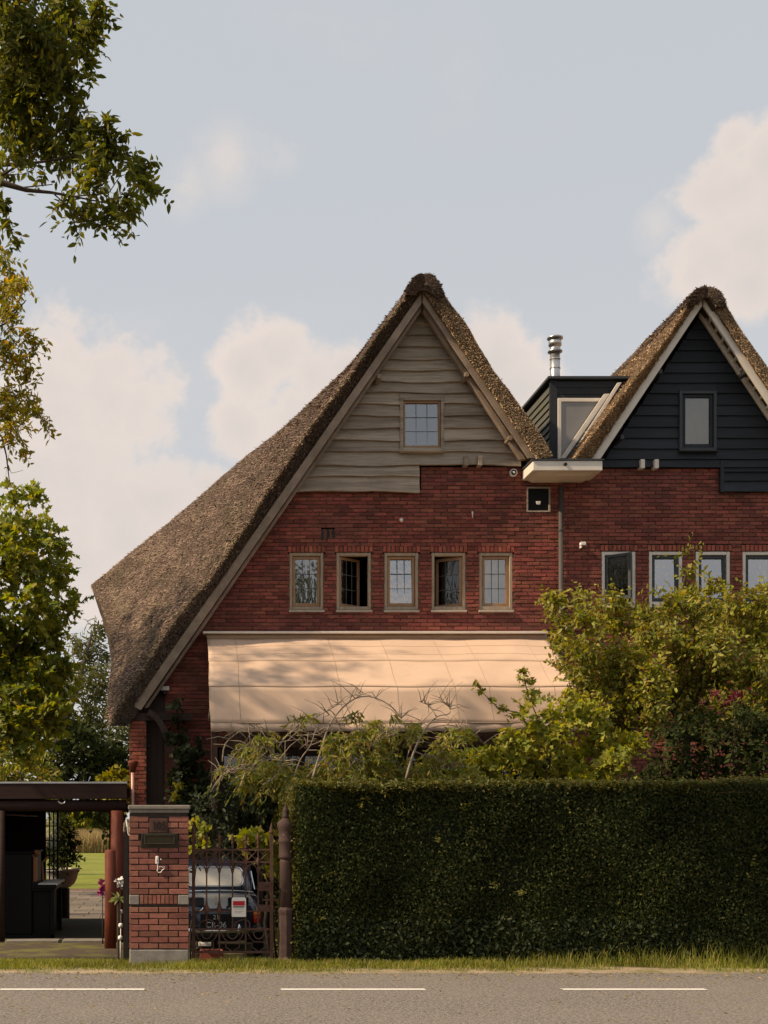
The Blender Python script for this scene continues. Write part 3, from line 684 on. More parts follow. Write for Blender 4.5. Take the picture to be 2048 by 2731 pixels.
def ridge(house, cap, mo, ms, seed, Y0=YT-.05):
    m = MB(); pr = [at(*p, Y0) for p in cap]; n = len(pr); ys = [Y0, Y0+.12, Y0+.6, 22, 25, 31]
    for y in ys: m.v += [(p.x + R(-.012, .012), y, p.z + R(-.012, .012)) for p in pr]
    for k in range(len(ys)-1):
        for i in range(n): m.f.append((k*n+i, k*n+(i+1) % n, (k+1)*n+(i+1) % n, (k+1)*n+i))
    m.f.append(tuple(range(n))); m.f.append(tuple((len(ys)-1)*n+i for i in range(n))[::-1])
    r = m.build('ridge_roll', MT[mo], house)
    cx = sum(p.x for p in pr[:8])/8; cz = min(p.z for p in pr[:8])
    g = np.random.default_rng(seed); k = g.integers(0, 7, 3800); f = g.random((3800, 1))
    A = np.array([tuple(p) for p in pr]); Pp = A[k]*(1-f) + A[k+1]*f; Pp[:, 1] += g.random(3800)**2*2.2
    Nn = Pp - np.array([cx, 0, cz-.1]); Nn[:, 1] = 0; Nn /= np.linalg.norm(Nn, axis=1)[:, None]
    U = np.cross(Nn, [0, 1, 0]); U[U[:, 2] > 0] *= -1
    straw_field('reed_ends', MT[ms], r, Pp, U, Nn, .07, seed)
    Pf = Pp.copy(); s = g.random((3800, 1))*.55; Pf[:, 0:1] = Pf[:, 0:1]*(1-s) + (cx)*s; Pf[:, 2:3] = Pf[:, 2:3]*(1-s) + (cz+.0)*s; Pf[:, 1] = Y0
    straw_field('reed_ends', MT[ms], r, Pf, np.tile([(0, -1., 0)], (3800, 1)) + U*.4, U, .05, seed+1, .4, .1)
ridge(HA, capP, 'thatch_old', 'straw_old', 31)
# fittings on the brick face
def lamp_ball(h, px, py, r, mat, name): 
    a = at(px, py, YW-.05); m = MB(); m.lathe([(.001, -r), (r*.6, -r*.8), (r, 0), (r*.6, r*.8), (.001, r)], a, 12); m.tube([a, a+Vector((0, .06, 0))], .012, 6); m.build(name, mat, h, smooth=True)
lamp_ball(HA, 1070, 1387, .035, MT['white_plastic'], 'wall_knob')
a = at(1260, 1372, YW-.03); m = MB(); m.tube([a, a+Vector((0, 0, .04)), a+Vector((0, .04, .05))], .013, 6); m.tube([a-Vector((0, 0, .05)), a], .008, 5); m.build('wall_hook', MT['white_plastic'], HA)
a = at(1370, 1260, YW-.06)
m = MB(); m.tube([a+Vector((0, .06, 0)), a], [.062, .062], 18); cam1 = m.build('security_camera', MT['white_plastic'], HA)
m = MB(); m.tube([a-Vector((0, .002, 0)), a-Vector((0, .02, 0))], [.045, .04], 16); m.build('lens_ring', MT['black'], cam1)
m = MB(); m.tube([a-Vector((0, .02, 0)), a-Vector((0, .03, 0))], [.022, .012], 12); m.build('lens', MT['chrome'], cam1)
x0, x1, z0, z1 = boxA
m = MB(); m.box(x0, x0+.022, YW-.02, YW+.06, z0, z1); m.box(x1-.022, x1, YW-.02, YW+.06, z0, z1); m.box(x0+.022, x1-.022, YW-.02, YW+.06, z1-.022, z1); m.box(x0+.022, x1-.022, YW-.02, YW+.06, z0, z0+.022)
vb = m.build('vent_hatch', MT['oak_weathered'], HA)
m = MB(); m.box(x0+.02, x1-.02, YW+.02, YW+.08, z0+.02, z1-.02); m.build('hatch_panel', MT['piano_black'], vb)
a = at(1435, 1341, YW+.01); m = MB(); m.prism([(a.x-.04, a.z+.025), (a.x+.045, a.z+.025), (a.x+.03, a.z-.03), (a.x-.025, a.z-.03)], YW-.002, YW+.018); m.build('vent_cowl', MT['white_plastic'], vb, bevel=.006)
a = at(440, 1836, YW-.1); m = MB(); m.box(a.x-.07, a.x+.07, YW-.14, YW-.02, a.z-.035, a.z+.035); fl = m.build('flood_light', MT['white_plastic'], HA, bevel=.008)
m = MB(); m.box(a.x-.03, a.x+.03, YW-.12, YW-.01, a.z-.10, a.z-.037); m.build('sensor', MT['black'], fl, bevel=.008)
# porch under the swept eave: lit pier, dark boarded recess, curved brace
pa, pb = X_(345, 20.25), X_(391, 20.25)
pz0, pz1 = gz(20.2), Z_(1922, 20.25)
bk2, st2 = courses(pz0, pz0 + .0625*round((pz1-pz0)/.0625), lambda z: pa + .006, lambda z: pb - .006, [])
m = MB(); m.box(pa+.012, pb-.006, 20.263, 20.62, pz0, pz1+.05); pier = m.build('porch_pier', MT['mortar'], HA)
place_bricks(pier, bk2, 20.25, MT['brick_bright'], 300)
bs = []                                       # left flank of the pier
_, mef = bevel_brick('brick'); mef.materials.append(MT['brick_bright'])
r0 = 0; z = pz0
while z < pz1:
    for q in range(2):
        yy = 20.36 + q*.19 + (.05 if r0 % 2 else 0)
        o = link('brick', mef, None, pier); o.location = Vector((pa, min(yy, 20.53), z+.031)) - ORG[pier]; o.rotation_euler = (0, 0, -math.pi/2); o.scale = (.17, 1, .052)
    z += .0625; r0 += 1
zx_ = lambda x: roofline(apex.z, apex.x, wz(1890), wx(372))(x)
m = MB(); m.prism([(pa+.03, gz(20.2)), (XPIER+.06, gz(20.2)), (XPIER+.06, zx_(XPIER+.06)+.25), (pa+.03, zx_(pa+.03)+.18)], 20.55, 20.61); dw = m.build('porch_boarding', MT['brown_door'], HA)
for i in range(3):
    x = pb + .06 + i*.11; m = MB(); m.box(x, x+.095, 20.53, 20.548, gz(20.2)+.05, 3.2); m.build('plank', MT['brown_door'], dw)
for q in (1990, 2053):
    m = MB(); a = at(398, q, 20.5); m.lathe([(.001, -.018), (.018, 0), (.001, .018)], a, 8); m.build('door_stud', MT['zinc'], dw)
a0, a1 = at(400, 1905, 20.2), at(470, 2060, 20.2)
m = MB(); pts = [(at(395+75*t, 1900+150*t-38*math.sin(math.pi*t), 20.15)) for t in fr(0, 1, 9)]
for p, q in zip(pts, pts[1:]): m.bar(p, q, .12, .1)
m.build('curved_brace', MT['brown_door'], HA)
m = MB(); m.bar(at(300, 1912, 20.3), at(300, 1912, 20.3)+Vector((1.3, 0, .0)), .12, .12); m.build('porch_beam', MT['brown_door'], HA)
# side wall of the house below the swept roof, and the ground-floor front under the awning
m = MB(); m.box(XPIER+.0, XPIER+.24, YW+.245, 27, gz(21), 4.3); m.build('side_wall', MT['mortar'], HA)
m = MB(); m.box(XPIER+.25, XD-.02, 27, 27.2, gz(21), 7); m.build('rear_wall', MT['mortar'], HA)
room(HA, XPIER+.3, XD-.05, YW+.25, 24, -.45, 4.2)
x0, x1 = wx(585), wx(1475)
fw = MB(); fw.box(x0, x0+.08, YW+.03, YW+.13, -.4, 2.74); fw.box(x1-.08, x1, YW+.03, YW+.13, -.4, 2.74); fw.box(x0+.08, x1-.08, YW+.03, YW+.13, 2.62, 2.74)
gw = fw.build('garden_window', MT['brown_door'], HA)
for i in range(1, 8):
    x = x0+(x1-x0)*i/8; m = MB(); m.box(x-.04, x+.04, YW+.035, YW+.125, -.4, 2.62); m.build('mullion', MT['brown_door'], gw)
for i in range(8):
    a = x0+(x1-x0)*i/8+.04; b = x0+(x1-x0)*(i+1)/8-.04; m = MB(); m.add([(a, YW+.08, -.4), (b, YW+.08, -.4), (b, YW+.08, 2.62), (a, YW+.08, 2.62)], [(0, 1, 2, 3)]); m.build('pane', MT['glass_low'], gw)
# copper rainwater pipe by the pier
m = MB(); a, b = at(354, 2040, 20.12), at(354, 2200, 20.12); m.tube([a, b, Vector((b.x, b.y, gz(20))) ], .03, 10); rp = m.build('rain_pipe', MT['copper'], HA, smooth=True)
m = MB(); m.lathe([(.035, -.12), (.075, .02), (.085, .06), (.06, .07)], a, 12); m.build('rain_hopper', MT['red_cedar'], rp, smooth=True)

# ------------------------------------------------------------------ house with the black gable
HB = thing('brick_house', (8.5, YW, gz(YW)), 'red brick house with black boarded gable, white trim and pale thatched roof', 'house')
XR = 11.9
apB = at(1880, 812, YW)
lLB = roofline(apB.x, apB.z, wx(1590), wz(1249)); lRB = roofline(apB.x, apB.z, wx(2170), wz(1249))
zB_hi, zB_lo = wz(1249), wz(1314); xsB = wx(1921)
winB = [(1605, 1696), (1731, 1821), (1856, 1948), (1981, 2074), (2108, 2199)]
ztB, zbB = wz(1470), wz(1614)
holB = [(wx(a), wx(b), zbB-.05, ztB) for a, b in winB]; solB = [(wx(a)-.03, wx(b)+.03, ztB, ztB+.105) for a, b in winB]
n0 = int((zB_hi+.5)/.0625); zb0 = zB_hi - n0*.0625
bk, strips = courses(zb0, zB_hi, lambda z: XD+.004, lambda z: XR, holB + solB + [(xsB, 99, zB_lo, 99)])
mb = MB()
for s0, s1, a, b in strips: mb.box(s0, s1, YW+.013, YW+.24, a, b)
for x0, x1, z0, z1 in solB: mb.box(x0, x1, YW+.013, YW+.24, z0, z1)
wallB = mb.build('wall', MT['mortar'], HB)
vis = [q for q in bk if q[1] > 1.6 and q[0] < 10.6]
place_bricks(wallB, vis, YW, MT['brick'], 300, key=lambda q: (0 if (q[1] > 5.0 and q[2] > .19) else 1, abs(q[0]-8)*.4+abs(q[1]-6.6)))
sb = []
for x0, x1, z0, z1 in solB[:4]:
    n = int((x1-x0)/.064)
    for i in range(n): sb.append((x0+(i+.5)*(x1-x0)/n, (z0+z1)/2, .052, z1-z0-.008))
place_bricks(wallB, sb, YW-.003, MT['brick_bright'], 300, name='soldier_brick')
for i, (a, b) in enumerate(winB):
    casement(HB, wx(a), wx(b), zbB, ztB-.004, YW, MT['white_paint'], MT['slate_frame'], MT['glass_dark' if i == 0 else 'glass_sky'], open_=(-.75 if i == 0 else 0), fw=.055, sw=.05, bars=False, sill=MT['white_paint'], tilt=.03)
room(HB, XD+.1, XR-.1, YW+.242, 23.0, 4.45, 6.2); room(HB, 7.6, 9.6, YW+.3, 22.3, 7.3, 8.6)
bwin = (wx(1806), wx(1905), wz(1207), wz(1047))
rowsB = [700+v/2.218 for v in (250, 330, 405, 465, 530, 598, 660, 720, 782, 850, 912, 980, 1045, 1108, 1170, 1218)]
boards(HB, rowsB, lLB, lRB, bwin, YW-.03, MT['black_wood'], .002, proud=.046)
sav = lLB
boards(HB, [rowsB[-1]] + [700+v/2.218 for v in (1235+10, 1298, 1362)], lambda z: xsB-.04, lambda z: XR, None, YW-.03, MT['black_wood'], .002, proud=.046)
m = MB(); m.box(xsB-.03, xsB+.03, YW-.075, YW-.005, zB_lo-.01, wz(1232)); m.build('corner_board', MT['black_wood'], HB)
zl_ = roofline(apB.z, apB.x, wz(1249), wx(1590)); zr_ = roofline(apB.z, apB.x, wz(1249), wx(2170))
m = MB(); m.prism([(lLB(zB_hi+.05)+.1, zB_hi+.05), (bwin[0], zB_hi+.05), (bwin[0], zl_(bwin[0])-.1)], YW-.018, YW+.1); m.build('gable_backing', MT['dark_room'], HB)
m = MB(); m.prism([(bwin[1], zB_hi+.05), (lRB(zB_hi+.05)-.1, zB_hi+.05), (bwin[1], zr_(bwin[1])-.1)], YW-.018, YW+.1); m.build('gable_backing', MT['dark_room'], HB)
m = MB(); m.box(bwin[0], bwin[1], YW-.018, YW+.1, zB_hi+.05, bwin[2]); m.build('gable_backing', MT['dark_room'], HB)
m = MB(); m.prism([(bwin[0]+.01, bwin[3]), (bwin[1]-.01, bwin[3]), (bwin[1]-.01, zr_(bwin[1])-.15), (apB.x, apB.z-.15), (bwin[0]+.01, zl_(bwin[0])-.12)], YW-.018, YW+.1); m.build('gable_backing', MT['dark_room'], HB)
m = MB(); m.box(xsB, XR, YW+.0, YW+.2, zB_lo, zB_hi+.04); m.build('gable_backing', MT['dark_room'], HB)
casement(HB, bwin[0], bwin[1], bwin[2], bwin[3], YW-.115, MT['slate_frame'], MT['black_wood'], MT['glass_low'], fw=.05, sw=.05, bars=False, tilt=.0, sill=MT['slate_frame'], sillh=.02)
m = MB(); m.box(bwin[0]+.1, bwin[1]-.1, YW-.03, YW-.021, bwin[2]+.1, bwin[3]-.1); m.build('blind', MT['blind'] if 'blind' in MT else pm('blind', c(.50,.43,.355), c(.46,.395,.325), 2, .9), HB)
for p in (1706, 1743):
    m = MB(); x = wx(p); m.box(x-.035, x+.035, YW-.14, YW+.02, wz(1255), wz(1231)); m.build('joist_end', MT['white_paint'], HB, bevel=.006)
barge(HB, (1873, 783), (1573, 1224), (1873, 815), (1601, 1224), YV, MT['white_paint'])
barge(HB, (1876, 783), (2185, 1240), (1876, 815), (2157, 1240), YV, MT['white_paint'])
barge(HB, (1867, 822), (2140, 1228), (1867, 842), (2124, 1228), YV+.28, MT['white_paint'], 'verge_rafter', .06)
for k in range(15):
    t = .08 + k*.062; a = at(1874+t*285, 812+t*416, YV+.05); b = at(1866+t*272, 836+t*402, YV+.34)
    m = MB(); m.bar(a, b, .035, .04); m.build('verge_batten', MT['white_paint'], HB)
m = MB(); p0, p1 = at(1872, 800, YV+.06), at(2160, 1225, YV+.06)
for (px, py) in ((1754, 990), (1652, 1165)):
    a = at(px+8, py, YV+.08); m = MB(); m.bar(a, a+Vector((0, .45, 0)), .06, .08); m.build('purlin_end', MT['slate_frame'], HB, bevel=.008)
a = at(1985, 998, YV+.1); m = MB(); m.tube([a-Vector((.1, 0, .06)), a, a+Vector((.03, 0, .09))], [.05, .045, .04], 8); m.tube([a+Vector((0, 0, .1)), a+Vector((0, -.05, .12))], [.05, .03], 8); m.build('purlin_knob', MT['black_iron'], HB)
foldBL = [(1853,776),(1842,790),(1830,818),(1782,894),(1730,962),(1674,1030),(1600,1128),(1527,1222)]
bargBL = [(1868,786),(1850,818),(1800,892),(1740,980),(1680,1068),(1620,1158),(1578,1222)]
foldBR = [(1918,780),(1932,802),(1954,840),(1976,876),(2003,916),(2048,978),(2120,1090),(2225,1240)]
bargBR = [(1882,786),(1900,815),(1950,888),(2000,962),(2050,1036),(2110,1124),(2188,1240)]
right_slab(HB, foldBL, bargBL, 'roof', 'thatch_new', 'straw_new', 41, 16000, 13000)
right_slab(HB, foldBR, bargBR, 'roof', 'thatch_new', 'straw_new', 51, 3000, 12000)
capB = [(1832,812),(1842,788),(1858,772),(1878,765),(1898,767),(1916,775),(1930,795),(1934,815),(1910,822),(1890,795),(1874,782),(1860,790)]
ridge(HB, capB, 'thatch_old', 'straw_old', 61)
# dormer between the two roofs
YD = 21.0
dx0, dx1 = X_(1467, YD), X_(1700, YD); dzt = Z_(1006, YD)
m = MB(); m.box(dx0+.03, dx1, YD+.05, 26, 7.2, dzt-.07); dorm = m.build('dormer', MT['black_wood'], HB)
m = MB(); m.box(dx0-.05, dx1+.1, YD-.06, 26, dzt-.04, dzt); m.build('roof_sheet', MT['slate_frame'], dorm)
gx0, gz1 = X_(1487, YD), Z_(1062, YD)
m = MB(); m.box(dx0, dx0+.12, YD, YD+.05, 7.2, dzt-.05); m.build('corner_board', MT['black_wood'], dorm)
for k in range(3):
    za = dzt-.06-k*.115; m = MB(); m.box(dx0+.122, dx1, YD+.012, YD+.05, za-.11, za); m.build('board', MT['black_wood'], dorm, bevel=.004)
for k in range(16):                            # side boards, paler than the front: light falling here is in their colour
    za = 7.15 + k*.125
    if za+.12 > dzt-.05: break
    m = MB(); m.add([(dx0-.012, YD+.05, za), (dx0+.03, YD+.05, za), (dx0+.03, 26, za), (dx0-.012, 26, za), (dx0+.012, YD+.05, za+.125), (dx0+.03, YD+.05, za+.125), (dx0+.03, 26, za+.125), (dx0+.012, 26, za+.125)],
              [(0,3,2,1),(4,5,6,7),(0,1,5,4),(1,2,6,5),(2,3,7,6),(3,0,4,7)]); m.build('side_board', MT['side_wood_lit'] if 'side_wood_lit' in MT else pm('side_wood_lit', c(.10,.095,.075), c(.07,.068,.055), 5, .6, .2, 40, c3=c(.10,.10,.03), c3scale=2, c3amt=.5), dorm)
m = MB(); w_ = .06; m.box(gx0, gx0+w_, YD-.01, YD+.045, 7.2, gz1); m.box(gx0+w_, dx1, YD-.01, YD+.045, gz1-w_, gz1); m.build('window_frame', MT['white_paint'], dorm, bevel=.005)
m = MB(); m.add([(gx0+w_, YD+.008, 7.2), (dx1, YD+.008, 7.2), (dx1, YD+.008, gz1-w_), (gx0+w_, YD+.008, gz1-w_)], [(0, 1, 2, 3)]); m.build('pane', MT['glass_grey'] if 'glass_grey' in MT else pm('glass_grey', c(.22,.21,.20), c(.18,.17,.165), 2, .12, spec=.6), dorm)
def strip(h, p, q, w, Y, mat, name, y1=.06):
    a, b = at(*p, Y), at(*q, Y); m = MB(); m.prism([(a.x, a.z), (a.x+w, a.z), (b.x+w, b.z), (b.x, b.z)], Y, Y+y1); return m.build(name, mat, h)
strip(dorm, (1612, 1050), (1495, 1222), .11, YD-.10, MT['white_paint'], 'flashing_board')
strip(dorm, (1630, 1045), (1509, 1222), .09, YD-.13, MT['slate_frame'], 'flashing_strip')
strip(dorm, (1648, 1020), (1519, 1222), .06, YD-.17, MT['white_paint'], 'flashing_board')
# stainless flue
a = at(1480, 1000, 21.6); m = MB(); m.tube([Vector((a.x, a.y, 8.7)), at(1480, 935, 21.6)], .085, 18); fl = m.build('flue', MT['zinc'], HB, smooth=True)
b = at(1480, 935, 21.6)
m = MB(); m.lathe([(.09, -.04), (.125, -.03), (.125, -.01), (.09, 0), (.09, .07), (.11, .08), (.11, .16), (.095, .17)], b, 18); m.build('flue_collar', MT['zinc'], fl, smooth=True)
m = MB(); m.lathe([(.10, .19), (.135, .20), (.135, .225), (.02, .26)], b, 18); m.build('flue_cap', MT['zinc'], fl, smooth=True)
for q in (960, 985):
    p = at(1480, q, 21.6); m = MB(); m.lathe([(.087, 0), (.092, .004), (.092, .02), (.087, .024)], p, 18); m.build('flue_band', MT['zinc'], fl)
# white box gutter and downpipe
g0, g1 = X_(1421, 19.9), X_(1607, 19.9); zt_, zb_ = Z_(1228, 19.9), Z_(1255, 19.9)
m = MB(); m.box(g0, g1, 19.9, YW+.0, zb_, zt_); gut = m.build('box_gutter', MT['white_paint'], HB, bevel=.01)
m = MB(); m.box(g0-.02, g1+.02, 19.88, YW-.01, zt_+.002, zt_+.022); m.build('gutter_lip', MT['slate_frame'], gut)
m = MB(); m.add([(g0+.16, 20.1, zb_-.035), (g1-.14, 20.1, zb_-.035), (g1-.14, YW-.001, zb_-.035), (g0+.16, YW-.001, zb_-.035), (g0+.08, 19.98, zb_-.002), (g1-.08, 19.98, zb_-.002), (g1-.08, YW-.001, zb_-.002), (g0+.08, YW-.001, zb_-.002)],
          [(0,3,2,1),(4,5,6,7),(0,1,5,4),(1,2,6,5),(2,3,7,6),(3,0,4,7)]); m.build('gutter_cove', MT['white_paint'], gut)
a = at(1508, 1238, 19.89); m = MB(); m.tube([a, a-Vector((0, .03, 0))], [.03, .018], 8); m.build('overflow_spout', MT['black'], gut)
m = MB(); m.tube([(XD, YW-.06, zb_-.1), (XD, YW-.06, gz(20))], .042, 12); dp = m.build('downpipe', MT['grey_pipe'], HB, smooth=True)
for z in (6.3, 5.1, 3.9):
    m = MB(); m.lathe([(.044, 0), (.052, .005), (.052, .035), (.044, .04)], (XD, YW-.06, z), 12); m.box(XD-.015, XD+.015, YW-.06, YW+.01, z+.005, z+.035); m.build('pipe_clip', MT['grey_pipe'], dp)
a = at(1556, 1452, YW-.1); m = MB(); m.box(a.x-.05, a.x+.04, YW-.12, YW-.03, a.z-.015, a.z+.04); m.box(a.x-.05, a.x-.02, YW-.1, YW+.01, a.z-.06, a.z-.016); m.build('wall_sensor', MT['white_plastic'], HB, bevel=.008)
m = MB(); m.box(XD+.01, XR, 27, 27.2, gz(21), 7); m.build('rear_wall', MT['mortar'], HB)

# ------------------------------------------------------------------ awning
ax0, ax1 = .56, 6.12
AW = thing('canvas_awning', (3.3, 20.3, 2.8), 'wide cream canvas awning pulled out below the row of oak windows', 'awning')
prof = [(20.36, Z_(1702, 20.36)), (19.5, Z_(1763, 19.5)), (18.72, Z_(1831, 18.72)), (18.50, Z_(1927, 18.5))]
def awn(x, k, f):                            # point on the cloth; k profile section, f fraction
    (ya, za), (yb, zb) = prof[k], prof[k+1]
    y, z = ya+(yb-ya)*f, za+(zb-za)*f
    sag = math.sin(math.pi*f)*(.016 if k < 2 else .03)*(1+.5*math.sin(x*2.1+k))
    return Vector((x + .012*math.sin(k*2+f*3), y - ((.014*math.sin(x*5.3+k*1.7+f*1.5)+.007*math.sin(x*13.1+f*2.2))*(k == 2)*f), z - sag + .006*math.sin(x*3.7+k*2+f*2) + .0035*math.sin(x*9.1+f*4.0+k)*(k < 2)))
for k in range(3):
    V = []; Fc = []; nx, nf = 70, 8
    for i in range(nx+1):
        for j in range(nf+1): V.append(awn(ax0+(ax1-ax0)*i/nx, k, j/nf))
    for i in range(nx):
        for j in range(nf): Fc.append((i*(nf+1)+j, (i+1)*(nf+1)+j, (i+1)*(nf+1)+j+1, i*(nf+1)+j+1))
    m = MB(); m.add(V, Fc); o = m.build('cloth_panel', MT['canvas'], AW, smooth=True)
    s = o.modifiers.new('thick', 'SOLIDIFY'); s.thickness = .004
V = []; Fc = []; nx = 110                       # valance
for i in range(nx+1):
    x = ax0+(ax1-ax0)*i/nx; a = awn(x, 2, 1); w = .012*math.sin(x*9)+.008*math.sin(x*23)
    V += [a, a+Vector((0, w*.6-.005, -.07)), a+Vector((0, w, -.135-.006*math.sin(x*14)))]
for i in range(nx):
    for j in range(2): Fc.append((i*3+j, (i+1)*3+j, (i+1)*3+j+1, i*3+j+1))
m = MB(); m.add(V, Fc); o = m.build('valance', MT['canvas'], AW, smooth=True); s = o.modifiers.new('thick', 'SOLIDIFY'); s.thickness = .004
for k in (1, 2, 3):                            # cross seams with a rod behind
    m = MB(); pts = [(awn(x, min(k, 2), 0 if k < 3 else 1) + Vector((0, -.004, .003))) for x in fr(ax0, ax1, 40)]; m.tube(pts, .006, 5); m.build('seam', MT['canvas_seam'], AW)
for dz_ in (.33, .68):
    m = MB(); pts = [(awn(x, 0, dz_) + Vector((0, -.003, .004))) for x in fr(ax0, ax1, 40)]; m.tube(pts, .0035, 4); m.build('seam', MT['canvas_seam'], AW)
for x in (1.02, 2.53, 3.38, 4.24, 4.75, 5.72):
    m = MB(); pts = [awn(x + .03*(k+f)*(x-2)*.12, k, f) + Vector((0, -.004, .004)) for k in range(3) for f in fr(0, 1, 6)]; m.tube(pts, .0035, 4); m.build('seam', MT['canvas_seam'], AW)
m = MB(); m.tube([(ax0, 20.38, prof[0][1]+.02), (ax1, 20.38, prof[0][1]+.02)], .045, 10); m.build('roller', MT['canvas_seam'], AW)
for x in (ax0+.04, ax1-.04):
    m = MB(); m.tube([(x, 20.4, 3.2), (x, 18.74, prof[2][1]-.05)], .018, 8); m.build('arm', MT['white_plastic'], AW)
m = MB(); m.tube([(ax0, 18.505, prof[3][1]-.005), (ax1, 18.505, prof[3][1]-.005)], .012, 8); m.build('front_bar', MT['canvas_seam'], AW)
m = MB(); za = Z_(1690, 20.3); m.box(X_(541, 20.3), X_(1460, 20.3), 20.26, YW-.006, za+.0, za+.035); m.build('cover_rail', MT['white_paint'], AW, bevel=.004)
for p in (572, 1480):
    m = MB(); x = X_(p, 18.9); m.box(x-.05, x+.05, 18.9, 19.0, gz(19), 3.1); po = m.build('terrace_post', MT['brown_door'], None, bevel=.008)
    tag(po, 'dark timber post under the %s of the cream awning' % ('left end' if p < 1000 else 'right end'), 'post')

# ------------------------------------------------------------------ brick gate pillar
YP = 13.5
px0, px1 = X_(345, YP), X_(503, YP); pw = px1-px0
GP = thing('gate_pillar', ((px0+px1)/2, YP+pw/2, 0), 'red brick gate pillar with stone cap, letter slot and house number', 'pillar')
zpl = Z_(2532, YP); zcap = Z_(2168, YP)
m = MB(); m.box(px0, px1, YP, YP+pw, -.3, zpl); m.build('plinth', MT['concrete'], GP, bevel=.012)
m = MB(); m.box(px0+.012, px1-.012, YP+.012, YP+pw-.012, zpl, zcap); core = m.build('mortar_core', MT['mortar_pier'], GP)
zst0, zst1 = Z_(2412, YP), Z_(2387, YP)        # band with soldier bricks between two blocks
ch = .0655
_, me = bevel_brick('brick'); me.materials.append(MT['brick_pier'])
slotb = (X_(378, YP), X_(474, YP), Z_(2262, YP), Z_(2222, YP)); numb = (X_(399, YP), X_(447, YP), Z_(2222, YP), Z_(2183, YP))
def face(faceno):
    z = zpl + .004; r = 0
    while z + ch < zcap + .01:
        zc = z + ch/2
        if zst0 - .01 < zc < zst1 + .01:
            z = zst1 + .004; continue
        nxt = z+ch
        h = ch-.009
        L = pw/3.04
        xs = [0, L*.5, L*1.5, L*2.5, pw] if r % 2 == 0 else [0, L, 2*L, pw]
        if r % 2 == 0: xs = [0, L*.48, L*1.5, L*2.52, pw]
        for a, b in zip(xs, xs[1:]):
            a += .005 if a > 0 else 0; b -= .005 if b < pw else 0
            pieces = [(a, b)]
            if faceno == 0:
                for hx0, hx1, hz0, hz1 in (slotb, numb):
                    if hz0 < zc < hz1:
                        np_ = []
                        for p, q in pieces:
                            A, B = px0+p, px0+q
                            if B <= hx0 or A >= hx1: np_.append((p, q)); continue
                            if A < hx0-.03: np_.append((p, hx0-.003-px0))
                            if B > hx1+.03: np_.append((hx1+.003-px0, q))
                        pieces = np_
            for p, q in pieces:
                o = link('brick', me, None, GP); cx = (p+q)/2; l = q-p
                if faceno == 0: pos = (px0+cx, YP+R(-.002, .003), zc); rz = R(-.006, .006)
                elif faceno == 1: pos = (px1+R(-.003, .002), YP+cx, zc); rz = math.pi/2
                else: pos = (px0+R(-.002, .003), YP+pw-cx, zc); rz = -math.pi/2
                o.location = Vector(pos)-ORG[GP]; o.rotation_euler = (0, R(-.008, .008) if faceno == 0 else 0, rz); o.scale = (l*(.99 if faceno == 0 else .955), 1 if faceno == 0 else .9, h*R(.95, 1.03))
        z = nxt; r += 1
for k in range(3): face(k)
bw = .12*pw/.645*1.35
for xa, xb in ((px0-.001, px0+.105), (px1-.115, px1+.001)):
    m = MB(); m.box(xa, xb, YP-.003, YP+.2, zst0, zst1); m.build('stone_block', MT['concrete'], GP, bevel=.006)
n = 9; sx0, sx1 = px0+.11, px1-.12
for i in range(n):
    o = link('soldier_brick', me, None, GP); o.location = Vector((sx0+(i+.5)*(sx1-sx0)/n, YP+R(-.002, .002), (zst0+zst1)/2))-ORG[GP]; o.scale = ((sx1-sx0)/n-.008, 1, zst1-zst0-.006)
m = MB(); m.box(px0-.004, px1+.004, YP-.006, YP+pw+.006, zcap, zcap+.035); m.build('cap_course', MT['bluestone'], GP, bevel=.006)
m = MB(); m.box(px0-.014, px1+.02, YP-.02, YP+pw+.02, zcap+.037, zcap+.085); m.build('cap_stone', MT['bluestone'], GP, bevel=.012, seg=2)
m = MB(); m.box(numb[0], numb[1], YP-.006, YP+.03, numb[2]+.004, numb[3]); pq = m.build('number_plaque', MT['plaque'], GP, bevel=.005)
def text(s, loc, size, mat, parent, name='lettering', ext=.002, sx=1):
    cu = bpy.data.curves.new(name, 'FONT'); cu.body = s; cu.size = size; cu.align_x = 'CENTER'; cu.align_y = 'CENTER'; cu.extrude = ext; cu.materials.append(mat)
    tmp = bpy.data.objects.new(name, cu); COL.objects.link(tmp); dg = bpy.context.evaluated_depsgraph_get(); me = bpy.data.meshes.new_from_object(tmp.evaluated_get(dg)); bpy.data.objects.remove(tmp)
    o = link(name, me, mat, parent); o.location = Vector(loc)-ORG[parent]; o.rotation_euler = (math.pi/2, 0, 0); o.scale = (sx, 1, 1); return o
text('105', ((numb[0]+numb[1])/2+.005, YP-.009, (numb[2]+numb[3])/2), .125, MT['black'], pq, ext=.004, sx=.85)
x0, x1, z0, z1 = slotb; z0 += .012
m = MB(); t = .032
m.add([(x0-.015, YP-.004, z0-.012), (x1+.015, YP-.004, z0-.012), (x1, YP-.03, z1), (x0, YP-.03, z1), (x0-.015, YP+.02, z0-.012), (x1+.015, YP+.02, z0-.012), (x1, YP+.02, z1), (x0, YP+.02, z1)], [(0,1,2,3),(7,6,5,4),(0,4,5,1),(1,5,6,2),(2,6,7,3),(3,7,4,0)])
ls = m.build('letter_slot', MT['bronze'], GP, bevel=.006)
m = MB(); fx0, fx1, fz0, fz1 = x0+.045, x1-.045, z0+.045, z1-.03
for q in ((fx0-.016, fx1+.016, fz0-.016, fz0), (fx0-.016, fx1+.016, fz1, fz1+.016), (fx0-.016, fx0, fz0, fz1), (fx1, fx1+.016, fz0, fz1)): m.box(q[0], q[1], YP-.045, YP-.012, q[2], q[3])
m.build('slot_frame', MT['bronze'], ls, bevel=.004)
